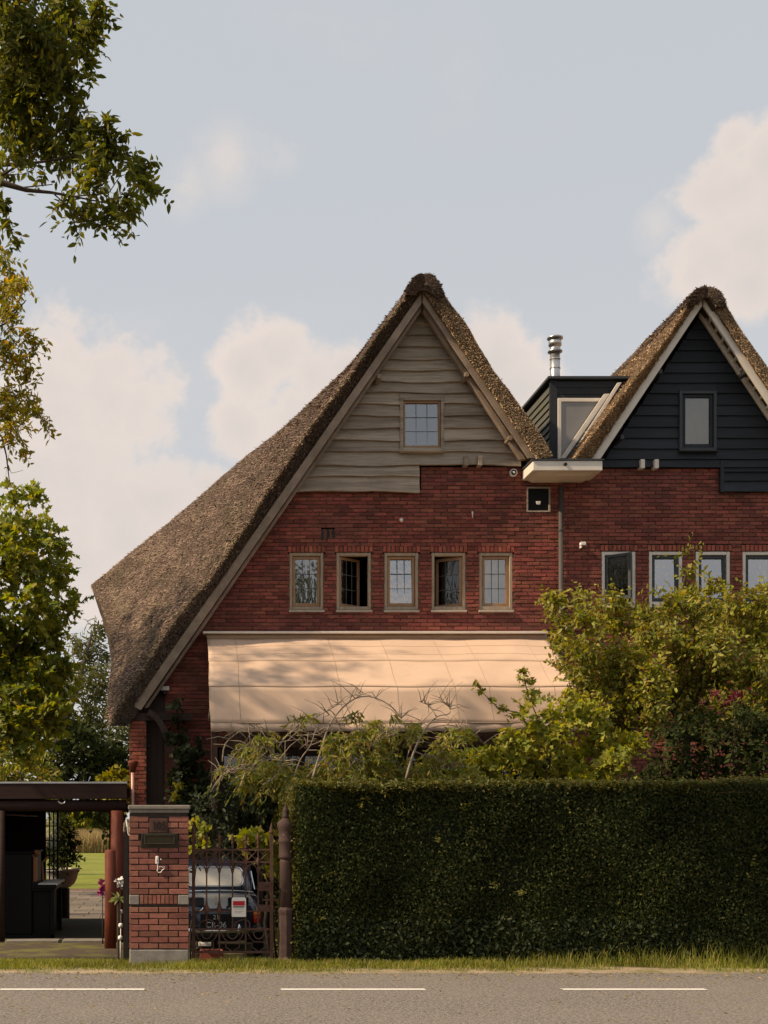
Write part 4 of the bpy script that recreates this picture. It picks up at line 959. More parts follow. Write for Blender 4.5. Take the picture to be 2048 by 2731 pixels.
m = MB(); m.box(fx0, fx1, YP-.026, YP-.012, fz0, fz1); m.build('slot_flap', MT['gold_brass'] if 'gold_brass' in MT else pm('gold_brass', c(.06,.045,.022), None, 9, .5, metal=.5), ls)
a = at(419, 2294, YP-.02); m = MB(); m.box(a.x-.018, a.x+.018, YP-.024, YP, a.z-.045, a.z+.045); bell = m.build('doorbell', MT['white_plastic'], GP, bevel=.014, seg=3)
m = MB(); m.tube([a+Vector((0, -.006, -.008)), a+Vector((0, -.014, -.008))], .007, 8); m.build('button', MT['slate_frame'], bell)
a2 = at(429, 2292, YP-.02); m = MB(); m.lathe([(.001, -.009), (.009, 0), (.001, .009)], a2, 8); m.build('cord_hook', MT['white_plastic'], bell)
pts = [at(420, 2305, YP-.012), at(421, 2315, YP-.012), at(419, 2322, YP-.012), at(423, 2327, YP-.012), at(429, 2326, YP-.012), at(433, 2320, YP-.012), at(437, 2318, YP-.012), at(439, 2311, YP-.012), at(434, 2313, YP-.012), at(430, 2311, YP-.012), at(424, 2312, YP-.012)]
m = MB(); m.tube(pts, .005, 5); m.build('cord', MT['white_plastic'], bell)

# ------------------------------------------------------------------ wrought iron gate
YG = 13.72
GT = thing('iron_gate', (X_(620, YG), YG, 0), 'rusty wrought iron garden gate between brick pillar and cast iron post', 'gate')
g = lambda x, y: at(x, y, YG)
IR = MT['rust_iron']
def rod(name, pts, r, par=GT, mat=None, n=6): m = MB(); m.tube(pts, r, n); return m.build(name, mat or IR, par)
def bar2(name, a, b, w, h, par=GT, mat=None): m = MB(); m.bar(a, b, w, h); return m.build(name, mat or IR, par)
for x in (516, 724):
    s = bar2('stile', g(x, 2215), g(x, 2573), .036, .036)
    p = g(x, 2215); m = MB(); m.lathe([(.02, 0), (.03, .008), (.03, .02), (.016, .03), (.022, .05), (.012, .08), (.002, .12)], p - Vector((0, 0, .03)), 10); m.build('finial', IR, s, smooth=True)
for y, h in ((2266, .02), (2299, .02), (2478, .02), (2539, .024)): bar2('rail', g(516, y), g(724, y), .022, h)
bar2('lock_rail', g(690, 2422), g(724, 2422), .024, .075)
bar2('mid_rail', g(516, 2430), g(690, 2430), .02, .016)
bx = [551, 585, 620, 655, 688]
for i, x in enumerate(bx):
    b = bar2('upright', g(x, 2238), g(x, 2565 if i in (1, 3) else 2478), .016 if i < 4 else .014, .016)
    p = g(x, 2262)
    m = MB(); m.lathe([(.014, 0), (.02, .006), (.012, .016), (.010, .05), (.017, .058), (.010, .066), (.012, .09), (.022, .115), (.010, .14), (.002, .165)], p, 8); m.tube([p+Vector((-.026, 0, .10)), p+Vector((-.018, 0, .085)), p+Vector((0, 0, .10)), p+Vector((.018, 0, .085)), p+Vector((.026, 0, .10))], .006, 5); m.build('spear_head', IR, b, smooth=True)
    p = g(x, 2299); m = MB(); m.lathe([(.008, -.05), (.02, -.02), (.022, 0), (.02, .02), (.008, .05)], p, 8); m.build('collar', IR, b, smooth=True)
    # pointed shoulders below the second rail
    m = MB(); p = g(x, 2302)
    for s in (-1, 1): m.tube([p+Vector((s*.066, 0, -.012)), p+Vector((s*.035, 0, -.028)), p+Vector((s*.014, 0, -.06)), p+Vector((s*.004, 0, -.11))], .008, 5)
    m.build('scroll', IR, b)
    if i < 2 or i == 2:
        m = MB(); p = g(x, 2420)
        m.lathe([(.008, -.09), (.024, -.05), (.03, -.01), (.016, .03), (.008, .07)], p, 8); m.build('drop_leaf', IR, b, smooth=True)
allx = [516] + bx + [724]
for a, b in zip(allx, allx[1:]):
    rod('cross_brace', [g(a+2, 2268), g(b-2, 2297)], .006); rod('cross_brace', [g(b-2, 2268), g(a+2, 2297)], .006)
    p = g((a+b)/2, 2282.5); m = MB(); m.lathe([(.001, -.014), (.014, 0), (.001, .014)], p, 8); m.build('rosette', IR, GT, smooth=True)
for cx in (551, 620, 690):                     # half-rings hanging under the lower rail and chevrons below
    pts = [g(cx + 15*math.cos(t), 2482 + 22*math.sin(t)) for t in fr(0, math.pi, 12)]; rod('ring', pts, .008)
    pts = [g(cx-30, 2487), g(cx-22, 2503), g(cx-12, 2512), g(cx+12, 2512), g(cx+22, 2503), g(cx+30, 2487)]; rod('garland', pts, .007)
    rod('bracket', [g(cx-18, 2512), g(cx-18, 2526), g(cx, 2538)], .007); rod('bracket', [g(cx+18, 2512), g(cx+18, 2526), g(cx, 2538)], .007)
for cx in (545, 640):
    pts = [g(cx-14, 2478), g(cx-14, 2462), g(cx-4, 2456), g(cx+10, 2452), g(cx+22, 2456), g(cx+26, 2462), g(cx+26, 2478)]; rod('stepped_bow', pts, .007)
m = MB(); a, b = g(688, 2352), g(722, 2376); m.box(a.x, b.x, YG-.03, YG+.03, b.z, a.z); lk = m.build('lock_box', IR, GT, bevel=.004)
a = g(714, 2363); m = MB(); m.tube([a-Vector((0, .03, 0)), a-Vector((0, .045, 0))], .008, 8); m.build('key_hole', MT['black'], lk)
for y in (2325, 2400):
    rod('hinge', [g(505, y), g(518, y)], .014)
rod('latch', [g(700, 2400), g(738, 2400)], .012)
# opened second leaf, seen edge-on on the drive side of the pillar
GL = thing('iron_gate', (X_(335, 13.8), 13.8, 0), 'dark iron gate leaf folded back against the drive side of the pillar', 'gate')
xg = X_(336, 13.72)
for y, n_ in ((13.70, 'stile'), (14.9, 'stile')): bar2(n_, Vector((xg, y, Z_(2222, 13.7))), Vector((xg, y, .03-.1*(y > 14))), .055, .05, GL, MT['black_iron'])
for k in range(8):
    y = 13.85+k*.135; bar2('upright', Vector((xg, y, 1.15)), Vector((xg, y, .02)), .018, .018, GL, MT['black_iron'])
for z in (1.1, .95, .4, .1): bar2('rail', Vector((xg, 13.7, z)), Vector((xg, 14.9, z)), .02, .03, GL, MT['black_iron'])
p = Vector((xg, 13.70, Z_(2222, 13.7))); m = MB(); m.lathe([(.028, 0), (.034, .012), (.02, .03), (.026, .05), (.012, .08), (.002, .12)], p, 10); m.build('finial', MT['black_iron'], GL, smooth=True)
rod('hook', [at(337, 2186, 13.6), at(340, 2205, 13.58), at(342, 2222, 13.6), at(346, 2228, 13.6)], .011, GL, MT['white_plastic'])
# cast iron post
pc = at(762, 2574, 13.72); CP = thing('cast_iron_post', (pc.x, pc.y, 0), 'brown cast iron gate post with pointed finial beside the hedge', 'post')
zz = lambda y: Z_(y, 13.72)
m = MB(); m.lathe([(.098, -.15), (.098, zz(2560)), (.088, zz(2555)), (.085, zz(2440)), (.092, zz(2432)), (.092, zz(2426)), (.074, zz(2418))], (pc.x, pc.y, 0), 8); m.build('base', MT['cast_iron'], CP, bevel=.004)
m = MB(); m.lathe([(.072, zz(2421)), (.066, zz(2300)), (.064, zz(2290))], (pc.x, pc.y, 0), 18); sh = m.build('shaft', MT['cast_iron'], CP, smooth=True)
m = MB(); m.lathe([(.064, zz(2292)), (.078, zz(2288)), (.082, zz(2284)), (.078, zz(2280)), (.076, zz(2250)), (.084, zz(2246)), (.086, zz(2241)), (.078, zz(2237)), (.08, zz(2215)), (.094, zz(2206)), (.096, zz(2197)), (.085, zz(2192)), (.05, zz(2185)), (.032, zz(2180))], (pc.x, pc.y, 0), 18); m.build('capital', MT['cast_iron'], CP, smooth=True)
m = MB(); m.lathe([(.034, zz(2181)), (.046, zz(2177)), (.022, zz(2172)), (.036, zz(2164)), (.030, zz(2158)), (.012, zz(2150)), (.002, zz(2140))], (pc.x, pc.y, 0), 14); m.build('finial', MT['cast_iron'], CP, smooth=True)
m = MB(); m.box(pc.x-.06, pc.x+.14, pc.y-.14, pc.y+.1, -.05, .035); m.build('footing', MT['concrete'], CP, bevel=.01)
# notice on the gate
SG = thing('notice_sign', (X_(637, 13.66), 13.66, Z_(2445, 13.66)), 'small white notice with red band hung on the iron gate', 'sign')
x0, x1, z0, z1 = X_(618, 13.66), X_(656, 13.66), Z_(2445, 13.66), Z_(2393, 13.66)
rad = .022; pl = []
for cx_, cz_, a0 in ((x1-rad, z1-rad, 0), (x0+rad, z1-rad, 90), (x0+rad*.5, z0+rad*.5, 180), (x1-rad*.5, z0+rad*.5, 270)):
    rr = rad if a0 < 180 else rad*.5
    for k in range(5): t = math.radians(a0+k*22.5); pl.append((cx_+rr*math.cos(t), cz_+rr*math.sin(t)))
m = MB(); m.prism(pl, 13.655, 13.663); sp = m.build('plate', MT['white_plastic'], SG)
m = MB(); za, zb = Z_(2403, 13.65), Z_(2415, 13.65); m.box(x0+.014, x1-.014, 13.651, 13.6545, zb, za); m.build('red_band', MT['red_sign'], SG)
m = MB(); m.box(x0+.016, x1-.018, 13.652, 13.6545, Z_(2420, 13.65), Z_(2417.2, 13.65)); m.build('text_line', MT['black'], SG)
for k, q in enumerate((2423.5, 2430, 2434)):
    m = MB(); m.box(x0+.03, x1-.03-.02*(k == 2), 13.653, 13.6545, Z_(q+.9, 13.65), Z_(q, 13.65)); m.build('text_line', MT['grey_ink'], SG)

# ------------------------------------------------------------------ small vintage car seen from behind
YC = 16.55; gc = gz(17); cxm = X_(576, YC)
CAR = thing('vintage_car', (cxm, YC, gc), 'small dark blue vintage car parked behind the iron gate, seen from the rear', 'car')
def loft(secs, n=28, e=3.0):
    m = MB(); k = len(secs)
    for (y, hw, z0, z1, ex) in secs:
        zc, hz = (z0+z1)/2, (z1-z0)/2
        for i in range(n):
            t = 2*math.pi*i/n; cs, sn = math.cos(t), math.sin(t)
            m.v.append((cxm + hw*math.copysign(abs(cs)**(2/ex), cs), YC + y, gc + zc + hz*math.copysign(abs(sn)**(2/ex), sn)))
    for a in range(k-1):
        for i in range(n): m.f.append((a*n+i, a*n+(i+1) % n, (a+1)*n+(i+1) % n, (a+1)*n+i))
    m.f.append(tuple(range(n))[::-1]); m.f.append(tuple((k-1)*n+i for i in range(n))); return m
loft([(.02, .42, .32, .60, 3), (.05, .52, .28, .70, 3.2), (.14, .585, .25, .82, 3.4), (.30, .63, .22, .90, 3.6), (.6, .66, .2, .93, 3.8), (1.3, .665, .2, .90, 3.8), (2.1, .66, .2, .88, 3.6), (2.6, .60, .22, .82, 3.2), (2.85, .5, .26, .70, 3), (2.93, .36, .34, .58, 2.6)], 36).build('body', MT['car_navy'], CAR, smooth=True)
loft([(.20, .44, .74, .90, 3), (.34, .50, .72, 1.08, 3.2), (.52, .525, .7, 1.235, 3.4), (.75, .54, .7, 1.30, 3.5), (1.2, .545, .7, 1.325, 3.6), (1.6, .535, .7, 1.27, 3.4), (1.95, .52, .7, 1.02, 3), (2.15, .48, .7, .86, 3)], 36).build('cabin', MT['car_navy'], CAR, smooth=True)
def cpt(x, y, z): return Vector((cxm+x, YC+y, gc+z))
def cpatch(name, poly, f, mat, par=CAR, off=0):
    m = MB(); v = []
    for x, z in poly: v.append(cpt(x, f(z)-off, z))
    m.add(v, [tuple(range(len(v)))]); return m.build(name, mat, par)
wy = lambda z: .29 + (z-.98)*.92 - .035       # rear-window plane
def rrect(x0, x1, z0, z1, r, n=5):
    out = []
    for cx_, cz_, a0 in ((x1-r, z1-r, 0), (x0+r, z1-r, 90), (x0+r, z0+r, 180), (x1-r, z0+r, 270)):
        for k in range(n): t = math.radians(a0+90*k/(n-1)); out.append((cx_+r*math.cos(t), cz_+r*math.sin(t)))
    return out
cpatch('rear_window', rrect(-.36, .36, .985, 1.205, .06), wy, pm('car_glass', c(.50,.45,.38), c(.36,.34,.30), 2.5, .12, spec=.6), off=.03)
m = MB(); rr_ = rrect(-.375, .375, .972, 1.218, .07); pts = [cpt(x, wy(z)-.034, z) for x, z in rr_]; m.tube(pts+pts[:1], .010, 6); m.build('window_seal', MT['chrome'], CAR, smooth=True)
for z_, w_ in ((.925, .50), (.885, .54)):
    m = MB(); pts = [cpt(x, .155-.10*(1-(x/.62)**2)+(.94-z_)*-.25, z_ - .03*(x/.55)**2) for x in fr(-w_, w_, 15)]; m.tube(pts, .010 if z_ > .9 else .007, 6); m.build('trim_strip', MT['chrome'], CAR, smooth=True)
ly = lambda z: .135 - (.86-z)*.42
def bulge(name, x0, x1, z0, z1, mat, off, r=.05):  # panel following the tail: sky and window reflections painted on the engine lid
    P_ = rrect(x0, x1, z0, z1, r, 6); m = MB(); v = [cpt(x, max(-.03, ly(z)-off) + .10*(x/.55)**2, z) for x, z in P_]; cz_ = (z0+z1)/2; xm = (x0+x1)/2
    v.append(cpt(xm, max(-.03, ly(cz_)-off-.008)+.10*(xm/.55)**2, cz_)); n_ = len(P_)
    m.add(v, [(i, (i+1) % n_, n_) for i in range(n_)]); return m.build(name, mat, CAR, smooth=True)
bulge('lid_reflection', -.50, .50, .60, .87, MT['car_lid_reflection'], .03, .10)
bulge('dark_reflection', -.44, -.16, .72, .83, MT['black'], .045, .02); bulge('dark_reflection', .16, .44, .72, .83, MT['black'], .045, .02)  # dark window reflections drawn as black patches
m = MB(); pts = [cpt(.022*math.cos(t), ly(.78)-.055, .79+.05*math.sin(t)) for t in fr(0, 2*math.pi, 14)]; m.tube(pts, .006, 5); m.build('emblem', MT['chrome'], CAR)
for s in (-1, 1):
    m = MB(); pts = [cpt(s*(.17+.11*(1-math.cos(t)))+0, ly(.66)-.05+.02, .70-.055*math.sin(t)) for t in fr(0, math.pi, 9)]; m.tube(pts, .008, 5); m.build('chrome_curl', MT['chrome'], CAR)
m = MB(); m.box(cxm-.21, cxm+.21, YC-.075, YC-.06, gc+.425, gc+.625); npz = m.build('number_plate', MT['black'], CAR, bevel=.008)
text('21', cpt(0, -.078, .577), .085, MT['white_plastic'], npz); text('CR-06', cpt(0, -.078, .475), .105, MT['white_plastic'], npz)
m = MB(); pts = [cpt(x, -.14+.22*(abs(x)/.64)**3, .405) for x in fr(-.635, .635, 21)]; m.tube(pts, .034, 10); m.build('bumper', MT['chrome'], CAR, smooth=True)
for x in (-.3, .3):
    m = MB(); m.tube([cpt(x, -.14, .34), cpt(x, -.165, .41), cpt(x, -.14, .49)], [.02, .028, .014], 8); m.build('over_rider', MT['chrome'], CAR, smooth=True)
for s in (-1, 1):
    m = MB(); m.lathe([(.002, -.07), (.045, -.055), (.05, 0), (.05, .03)], cpt(s*.55, .03, .555), 14); tl_ = m.build('tail_light', MT['red_lens'], CAR, smooth=True)
    m = MB(); m.lathe([(.05, .031), (.05, .07), (.04, .10), (.002, .11)], cpt(s*.55, .03, .555), 14); m.build('indicator_lens', MT['amber'], tl_, smooth=True)
    m = MB(); m.tube([cpt(s*.54, .4, .92), cpt(s*.50, .55, 1.16), cpt(s*.49, .9, 1.265)], .008, 5); m.build('drip_rail', MT['chrome'], CAR)
    for yy in (.55, 2.38):
        a, b = cpt(s*.52, yy, .255), cpt(s*.66, yy, .255); m = MB(); m.tube([a, cpt(s*.535, yy, .255), cpt(s*.645, yy, .255), b], [.225, .255, .255, .225], 22); w = m.build('wheel', MT['rubber'], CAR, smooth=False)
        m = MB(); m.tube([cpt(s*.655, yy, .255), cpt(s*.672, yy, .255)], [.15, .12], 16); m.build('hub_cap', MT['chrome'], w, smooth=True)
m = MB(); m.tube([cpt(-.25, -.05, .2), cpt(-.25, -.16, .19)], .02, 8); m.build('exhaust', MT['zinc'], CAR)

# ------------------------------------------------------------------ carport
YK = 20.0; kx0, kx1 = -5.2, X_(336, YK)
CK = thing('carport', (-2.6, YK, gz(YK)), 'dark timber flat-roofed carport between the garden and the house', 'carport')
zt_, zm_, zb_ = Z_(2090, YK), Z_(2131, YK), Z_(2165, YK)
m = MB(); m.box(kx0, kx1+.02, YK-.1, YK-.06, zm_, zt_); m.build('fascia', MT['carport_wood'], CK, bevel=.004)
m = MB(); m.box(kx0, kx1+.02, YK-.11, YK-.05, zt_+.002, zt_+.03); m.build('roof_trim', MT['zinc'], CK)
m = MB(); m.box(kx0, kx1, YK-.05, 24.4, zt_-.05, zt_-.005); m.build('roof', MT['carport_wood'], CK)
m = MB(); m.tube([(kx0, YK+.02, zb_+.1), (kx1, YK+.02, zb_+.1)], .095, 14); m.build('beam', MT['carport_wood'], CK, smooth=True)
m = MB(); m.tube([(kx0, 24.2, zb_+.1), (kx1, 24.2, zb_+.1)], .08, 12); m.build('beam', MT['carport_wood'], CK, smooth=True)
for k in range(5):
    y = 20.7+k*.75; m = MB(); m.box(kx0, kx1, y-.03, y+.03, zt_-.16, zt_-.052); m.build('rafter', MT['carport_wood'], CK)
pts = [at(165+9*math.cos(t), 2136+7*math.sin(t), YK-.12) for t in fr(0, math.pi, 9)]; m = MB(); m.tube(pts, .012, 5); m.build('ring_hook', MT['zinc'], CK)
m = MB(); x = X_(3, 19.9); m.tube([(x, 19.95, gz(20)), (x, 19.95, zb_+.02)], .055, 12); m.build('post', MT['carport_wood'], CK, smooth=True)
m = MB(); x = X_(312, 19.95); m.tube([(x, 19.95, gz(20)), (x, 19.95, zb_+.02)], [.115, .10], 14); m.build('post', MT['red_cedar'], CK, smooth=True)
m = MB(); x = X_(296, 24); m.tube([(x, 24.2, gz(24)), (x, 24.2, zb_+.02)], .05, 10); m.build('post', MT['carport_wood'], CK, smooth=True)
m = MB(); xw = X_(120, 24.3); m.box(kx0, xw, 24.3, 24.4, gz(24), zt_-.06); m.build('back_wall', MT['carport_wood'], CK)
m = MB(); m.box(-3.4, -3.3, 20.6, 24.29, gz(24), zt_-.06); m.build('side_wall', MT['carport_wood'], CK)
m = MB(); a = at(45, 2176, 20.4); m.tube([at(8, 2172, 20.4), at(100, 2176, 21.5)], .015, 8); m.build('lamp_tube', MT['zinc'], CK)
m = MB(); m.box(kx0, kx1+.1, 20.1, 24.5, gz(24)-.05, gz(20)+.0); m.build('floor', MT['soil'], CK)
# standing red log in front of the carport post
m = MB(); xl_ = X_(294, 18.5); z1 = Z_(2266, 18.5)
m.tube([(xl_, 18.5, gz(18.5)-.05), (xl_+.006, 18.5, .4), (xl_, 18.5, z1-.02), (xl_, 18.5, z1)], [.088, .086, .082, .06], 16); lg = m.build('log_post', MT['red_cedar'], None, smooth=True)
tag(lg, 'short red-brown round log standing upright by the drive', 'log')
# piano seen from its end, keyboard to the garden
kx = lambda p: X_(p, 20.9)
PI = thing('upright_piano', (kx(60), 21.2, gz(20.9)), 'black upright piano standing in the carport, white keys showing', 'piano')
zf = gz(20.0)+.002
m = MB(); m.box(kx(14), kx(92), 20.5, 21.95, zf+.06, Z_(2275, 20.9)); m.build('case', MT['piano_black'], PI, bevel=.01)
m = MB(); m.box(kx(12), kx(97), 20.47, 21.98, Z_(2275, 20.9)+.002, Z_(2270, 20.9)); m.build('lid', MT['piano_black'], PI, bevel=.006)
m = MB(); m.box(kx(92)+.002, kx(152), 20.5, 21.95, Z_(2372, 20.9), Z_(2360, 20.9)); m.build('key_bed', MT['piano_black'], PI, bevel=.006)
m = MB()
for k in range(52): m.box(kx(108), kx(160)-.01, 20.55+k*.0265, 20.55+k*.0265+.0245, Z_(2358, 20.9), Z_(2353, 20.9))
m.build('keys', MT['ivory'], PI, kind='stuff')
for y in (20.5, 21.9):
    m = MB(); m.box(kx(140), kx(150), y, y+.06, zf, Z_(2372, 20.9)-.002); m.build('leg', MT['piano_black'], PI, bevel=.006)
    m = MB(); m.box(kx(92)+.002, kx(156), y-.02, y+.045, Z_(2366, 20.9), Z_(2356, 20.9)); m.build('key_cheek', MT['piano_black'], PI, bevel=.01)
m = MB(); m.box(kx(92)+.003, kx(139), 20.58, 21.88, zf+.01, Z_(2372, 20.9)-.004); m.build('knee_panel', MT['piano_black'], PI, bevel=.006)
m = MB(); m.box(kx(14), kx(150), 20.5, 20.56, zf, zf+.055); m.build('toe_rail', MT['piano_black'], PI)
m = MB(); m.tube([Vector((kx(98), 20.7, Z_(2280, 20.7))), Vector((kx(104), 20.66, Z_(2272, 20.7)))], [.04, .05], 10); m.box(kx(93)+.003, kx(103), 20.62, 20.8, Z_(2350, 20.7), Z_(2285, 20.7)); m.build('carved_bracket', MT['gold_wood'], PI)
for k in range(2):
    m = MB(); a = at(112+k*2, 2300, 20.9+.5*k); m.bar(a, a+Vector((.10, .02, .10)), .02, .02); m.bar(a, a+Vector((.02, 0, -.3)), .02, .02); m.build('candle_arm', MT['gold_wood'], PI)
# steel glazed screen
GS = thing('glazed_screen', (X_(138, 23.6), 23.6, gz(23.6)), 'tall black glazed screen of small panes behind the piano', 'screen')
sx0, sx1 = X_(121, 23.6), X_(154, 23.6); z0, z1 = gz(23.6), 1.72
for i in range(4):
    x = sx0+(sx1-sx0)*i/3; m = MB(); m.box(x-(.012 if i < 3 else .02), x+(.012 if i < 3 else .02), 23.58, 23.62, z0, z1); m.build('upright', MT['black_iron'], GS)
for k in range(9):
    z = z0+(z1-z0)*k/8; m = MB(); m.box(sx0, sx1, 23.585, 23.615, z-.010, z+.010); m.build('glazing_bar', MT['black_iron'], GS)
for i in range(3):
    for k in range(8):
        a, b = sx0+(sx1-sx0)*i/3+.012, sx0+(sx1-sx0)*(i+1)/3-.012; z = z0+(z1-z0)*k/8+.01; m = MB(); m.add([(a, 23.6, z), (b, 23.6, z), (b, 23.6, z+(z1-z0)/8-.02), (a, 23.6, z+(z1-z0)/8-.02)], [(0, 1, 2, 3)]); m.build('pane', MT['glass_low'], GS)
# bowl planter
bp = Vector((X_(166, 25.2), 25.2, gz(25.2))); zr = Z_(2316, 25.2)
BP = thing('bowl_planter', bp, 'pale rounded bowl planter with a leafy shrub behind the carport', 'planter')
hb = zr-bp.z
m = MB(); m.lathe([(.15, 0), (.15, hb-.40)], bp, 16); m.build('pedestal', MT['black_iron'], BP)
m = MB(); m.lathe([(.10, hb-.40), (.17, hb-.37), (.25, hb-.30), (.30, hb-.2), (.33, hb-.06), (.355, hb-.05), (.355, hb), (.31, hb), (.29, hb-.06)], bp, 28); m.build('bowl', MT['clay_white'], BP, smooth=True)
m = MB(); m.lathe([(.275, hb-.07), (.001, hb-.04)], bp, 20); m.build('soil', MT['soil'], BP)
# white glass balls on stakes and the little things by the drive
for k, (p, q) in enumerate(((322, 2432), (322, 2468), (321, 2501))):
    a = at(p, q, 15.2+k*-.35); m = MB(); m.lathe([(.001, -.03), (.022, -.022), (.03, 0), (.022, .022), (.001, .03)], a, 12); m.tube([a, Vector((a.x, a.y, gz(a.y)-.03))], .005, 5); o = m.build('stake_ball', MT['flower_white'], None, smooth=True)
    tag(o, ['uppermost small white ball on a stake beside the folded gate', 'middle small white ball on a stake beside the folded gate', 'lowest small white ball on a stake beside the folded gate'][k], 'garden ornament', 'white balls along the drive')
# low kerb and rubble behind the gate
m = MB(); m.box(X_(505, 15.2), X_(655, 15.2), 15.2, 15.32, gz(15.2)-.1, gz(15.2)+.10); o = m.build('timber_edge', MT['sand'], None, bevel=.01); tag(o, 'low pale timber edging lying on the ground behind the gate', 'edging')
m = MB(); a = at(548, 2520, 14.9); m.box(a.x-.08, a.x+.07, 14.85, 15.0, a.z-.012, a.z+.03); o = m.build('white_tile', MT['white_plastic'], None, bevel=.006); o.rotation_euler = (0, 0, 0); tag(o, 'small white tile lying behind the bars of the gate', 'tile')
m = MB(); a = at(560, 2533, 15.0); m.box(a.x-.12, a.x+.16, 14.95, 15.12, gz(15)-.02, a.z-.01+.01); o = m.build('clay_block', MT['brick_bright'], None, bevel=.01); tag(o, 'orange clay block lying under the bumper behind the gate', 'block')

# ------------------------------------------------------------------ foliage
SH = {'oval': [(0, 0), (.3, .24), (.7, .2), (1, 0)], 'lance': [(0, 0), (.35, .15), (.7, .11), (1, 0)], 'ash': [(0, 0), (.35, .20), (.7, .15), (1, 0)], 'round': [(0, 0), (.25, .36), (.7, .36), (1, 0)],
      'maple': [(0, 0), (.02, .32), (.30, .24), (.45, .56), (.60, .22), (1, 0)], 'needle': [(0, 0), (.3, .07), (.7, .05), (1, 0)]}
def leaves(name, P, D, N, S, shape, mat, parent, fold=.3, curl=.15, kind=None):
    P, D, N = (np.asarray(a, float) for a in (P, D, N)); S = np.asarray(S, float)[:, None]
    D = D/np.linalg.norm(D, axis=1)[:, None]; B = np.cross(N, D); B /= (np.linalg.norm(B, axis=1)[:, None]+1e-9); N = np.cross(D, B)
    hp = SH[shape]; h = len(hp); n = len(P)
    loc = hp + [(u, -v) for u, v in hp[1:-1]]
    V = np.stack([P + S*(u*D + v*B + (abs(v)*fold - curl*u*u)*N) for u, v in loc], 1)
    k = len(loc); base = (np.arange(n)*k)[:, None]
    f1 = np.arange(h)[None]; f2 = np.array([[0] + list(range(h, k)) + [h-1]])[:, ::-1]
    Fa = np.concatenate([base+f1, base+f2], 0)
    return np_mesh(name, V.reshape(-1, 3), Fa, mat, parent, kind)
def unit(g, n):
    v = g.normal(size=(n, 3)); return v/np.linalg.norm(v, axis=1)[:, None]
def sprays(clusters, dens, twig, nleaf, size, seed, out=.8, up=.15, droop=.25, side=.9, jitter=.25, flat=.6, boost=4.0):
    """clusters: (centre, radius). returns leaf arrays and twig segments"""
    g = np.random.default_rng(seed); Ps, Ds, Ns, Ss, tw = [], [], [], [], []
    for ctr, r in clusters:
        T = max(4, int(dens*(r**2)*boost))
        s = unit(g, T)*(g.random((T, 1))**.45)*r*.85
        d = unit(g, T)*.8 + s/r*out + np.array([0, 0, up]); d /= np.linalg.norm(d, axis=1)[:, None]
        st = np.array(ctr) + s - d*twig*.4
        L = twig*g.uniform(.6, 1.35, (T, 1))
        f = (np.arange(nleaf)+.5)/nleaf
        f = np.clip(f[None] + g.normal(0, .05, (T, nleaf)), .03, 1.05)[..., None]
        pos = st[:, None] + d[:, None]*L[:, None]*f; pos[..., 2] -= droop*(L*f[..., 0]**2)
        lr = np.cross(d, unit(g, T)); lr /= np.linalg.norm(lr, axis=1)[:, None]
        sg = np.where(np.arange(nleaf) % 2 == 0, 1, -1)[None, :, None]
        dd = d[:, None]*.6 + lr[:, None]*sg*side + g.normal(0, jitter, (T, nleaf, 3)) + np.array([0, 0, -droop])
        nn = np.cross(d, lr)[:, None]*np.ones((1, nleaf, 1)) + g.normal(0, .35, (T, nleaf, 3)) + np.array([0, 0, flat])
        Ps.append(pos.reshape(-1, 3)); Ds.append(dd.reshape(-1, 3)); Ns.append(nn.reshape(-1, 3)); Ss.append(size*g.uniform(.6, 1.25, T*nleaf))
        e = st + d*L; e[:, 2] -= droop*L[:, 0]; mid = st + d*L*.5; mid[:, 2] -= droop*.25*L[:, 0]
        tw.append(np.stack([st, mid, e], 1))
    return np.concatenate(Ps), np.concatenate(Ds), np.concatenate(Ns), np.concatenate(Ss), np.concatenate(tw)
def twig_mesh(name, tw, r, mat, parent):
    n = len(tw); off = np.array([[1, 0, 0], [-.5, .6, .6], [-.5, -.6, -.6]])*r
    V = np.stack([tw[:, 0, None]+off, tw[:, 1, None]+off*.75, tw[:, 2, None]+off*.3], 1).reshape(-1, 3)
    b = (np.arange(n)*9)[:, None]
    q = np.concatenate([b+np.array([[i, (i+1) % 3, 3+(i+1) % 3, 3+i]]) + o for i in range(3) for o in (0, 3)], 0)
    return np_mesh(name, V, q, mat, parent, 'stuff')
def plant(name, label, cat, base, clusters, mat, shape='oval', dens=60, twig=.3, nleaf=8, size=.07, seed=1, limbs=None, bark='twig_dark', tr=.005, group=None, trunk_name='trunk', crown_name='crown', **k):
    t = thing(name, base, label, cat, group)
    P, D, N, S, tw = sprays(clusters, dens, twig, nleaf, size, seed, **k)
    cr = leaves(crown_name, P, D, N, S, shape, MT[mat], t)
    twig_mesh('twigs', tw, tr, MT[bark], t)
    if limbs:
        m = MB()
        for pts, ra, rb in limbs:
            n = len(pts); m.tube(pts, [ra+(rb-ra)*i/(n-1) for i in range(n)], 7)
        m.build(trunk_name, MT[bark], t, smooth=True)
    return t
pxc = lambda lst, Y, jy=.4, s=1: [(at(a, b, Y+R(-jy, jy)), r*Y/F*s) for a, b, r in lst]
def wob(a, b, n=5, w=.12):
    a, b = Vector(a), Vector(b); L = (b-a).length
    return [a.lerp(b, i/(n-1)) + (Vector((R(-w, w), R(-w, w), R(-w, w)))*L*.5 if 0 < i < n-1 else Vector((0, 0, 0))) for i in range(n)]

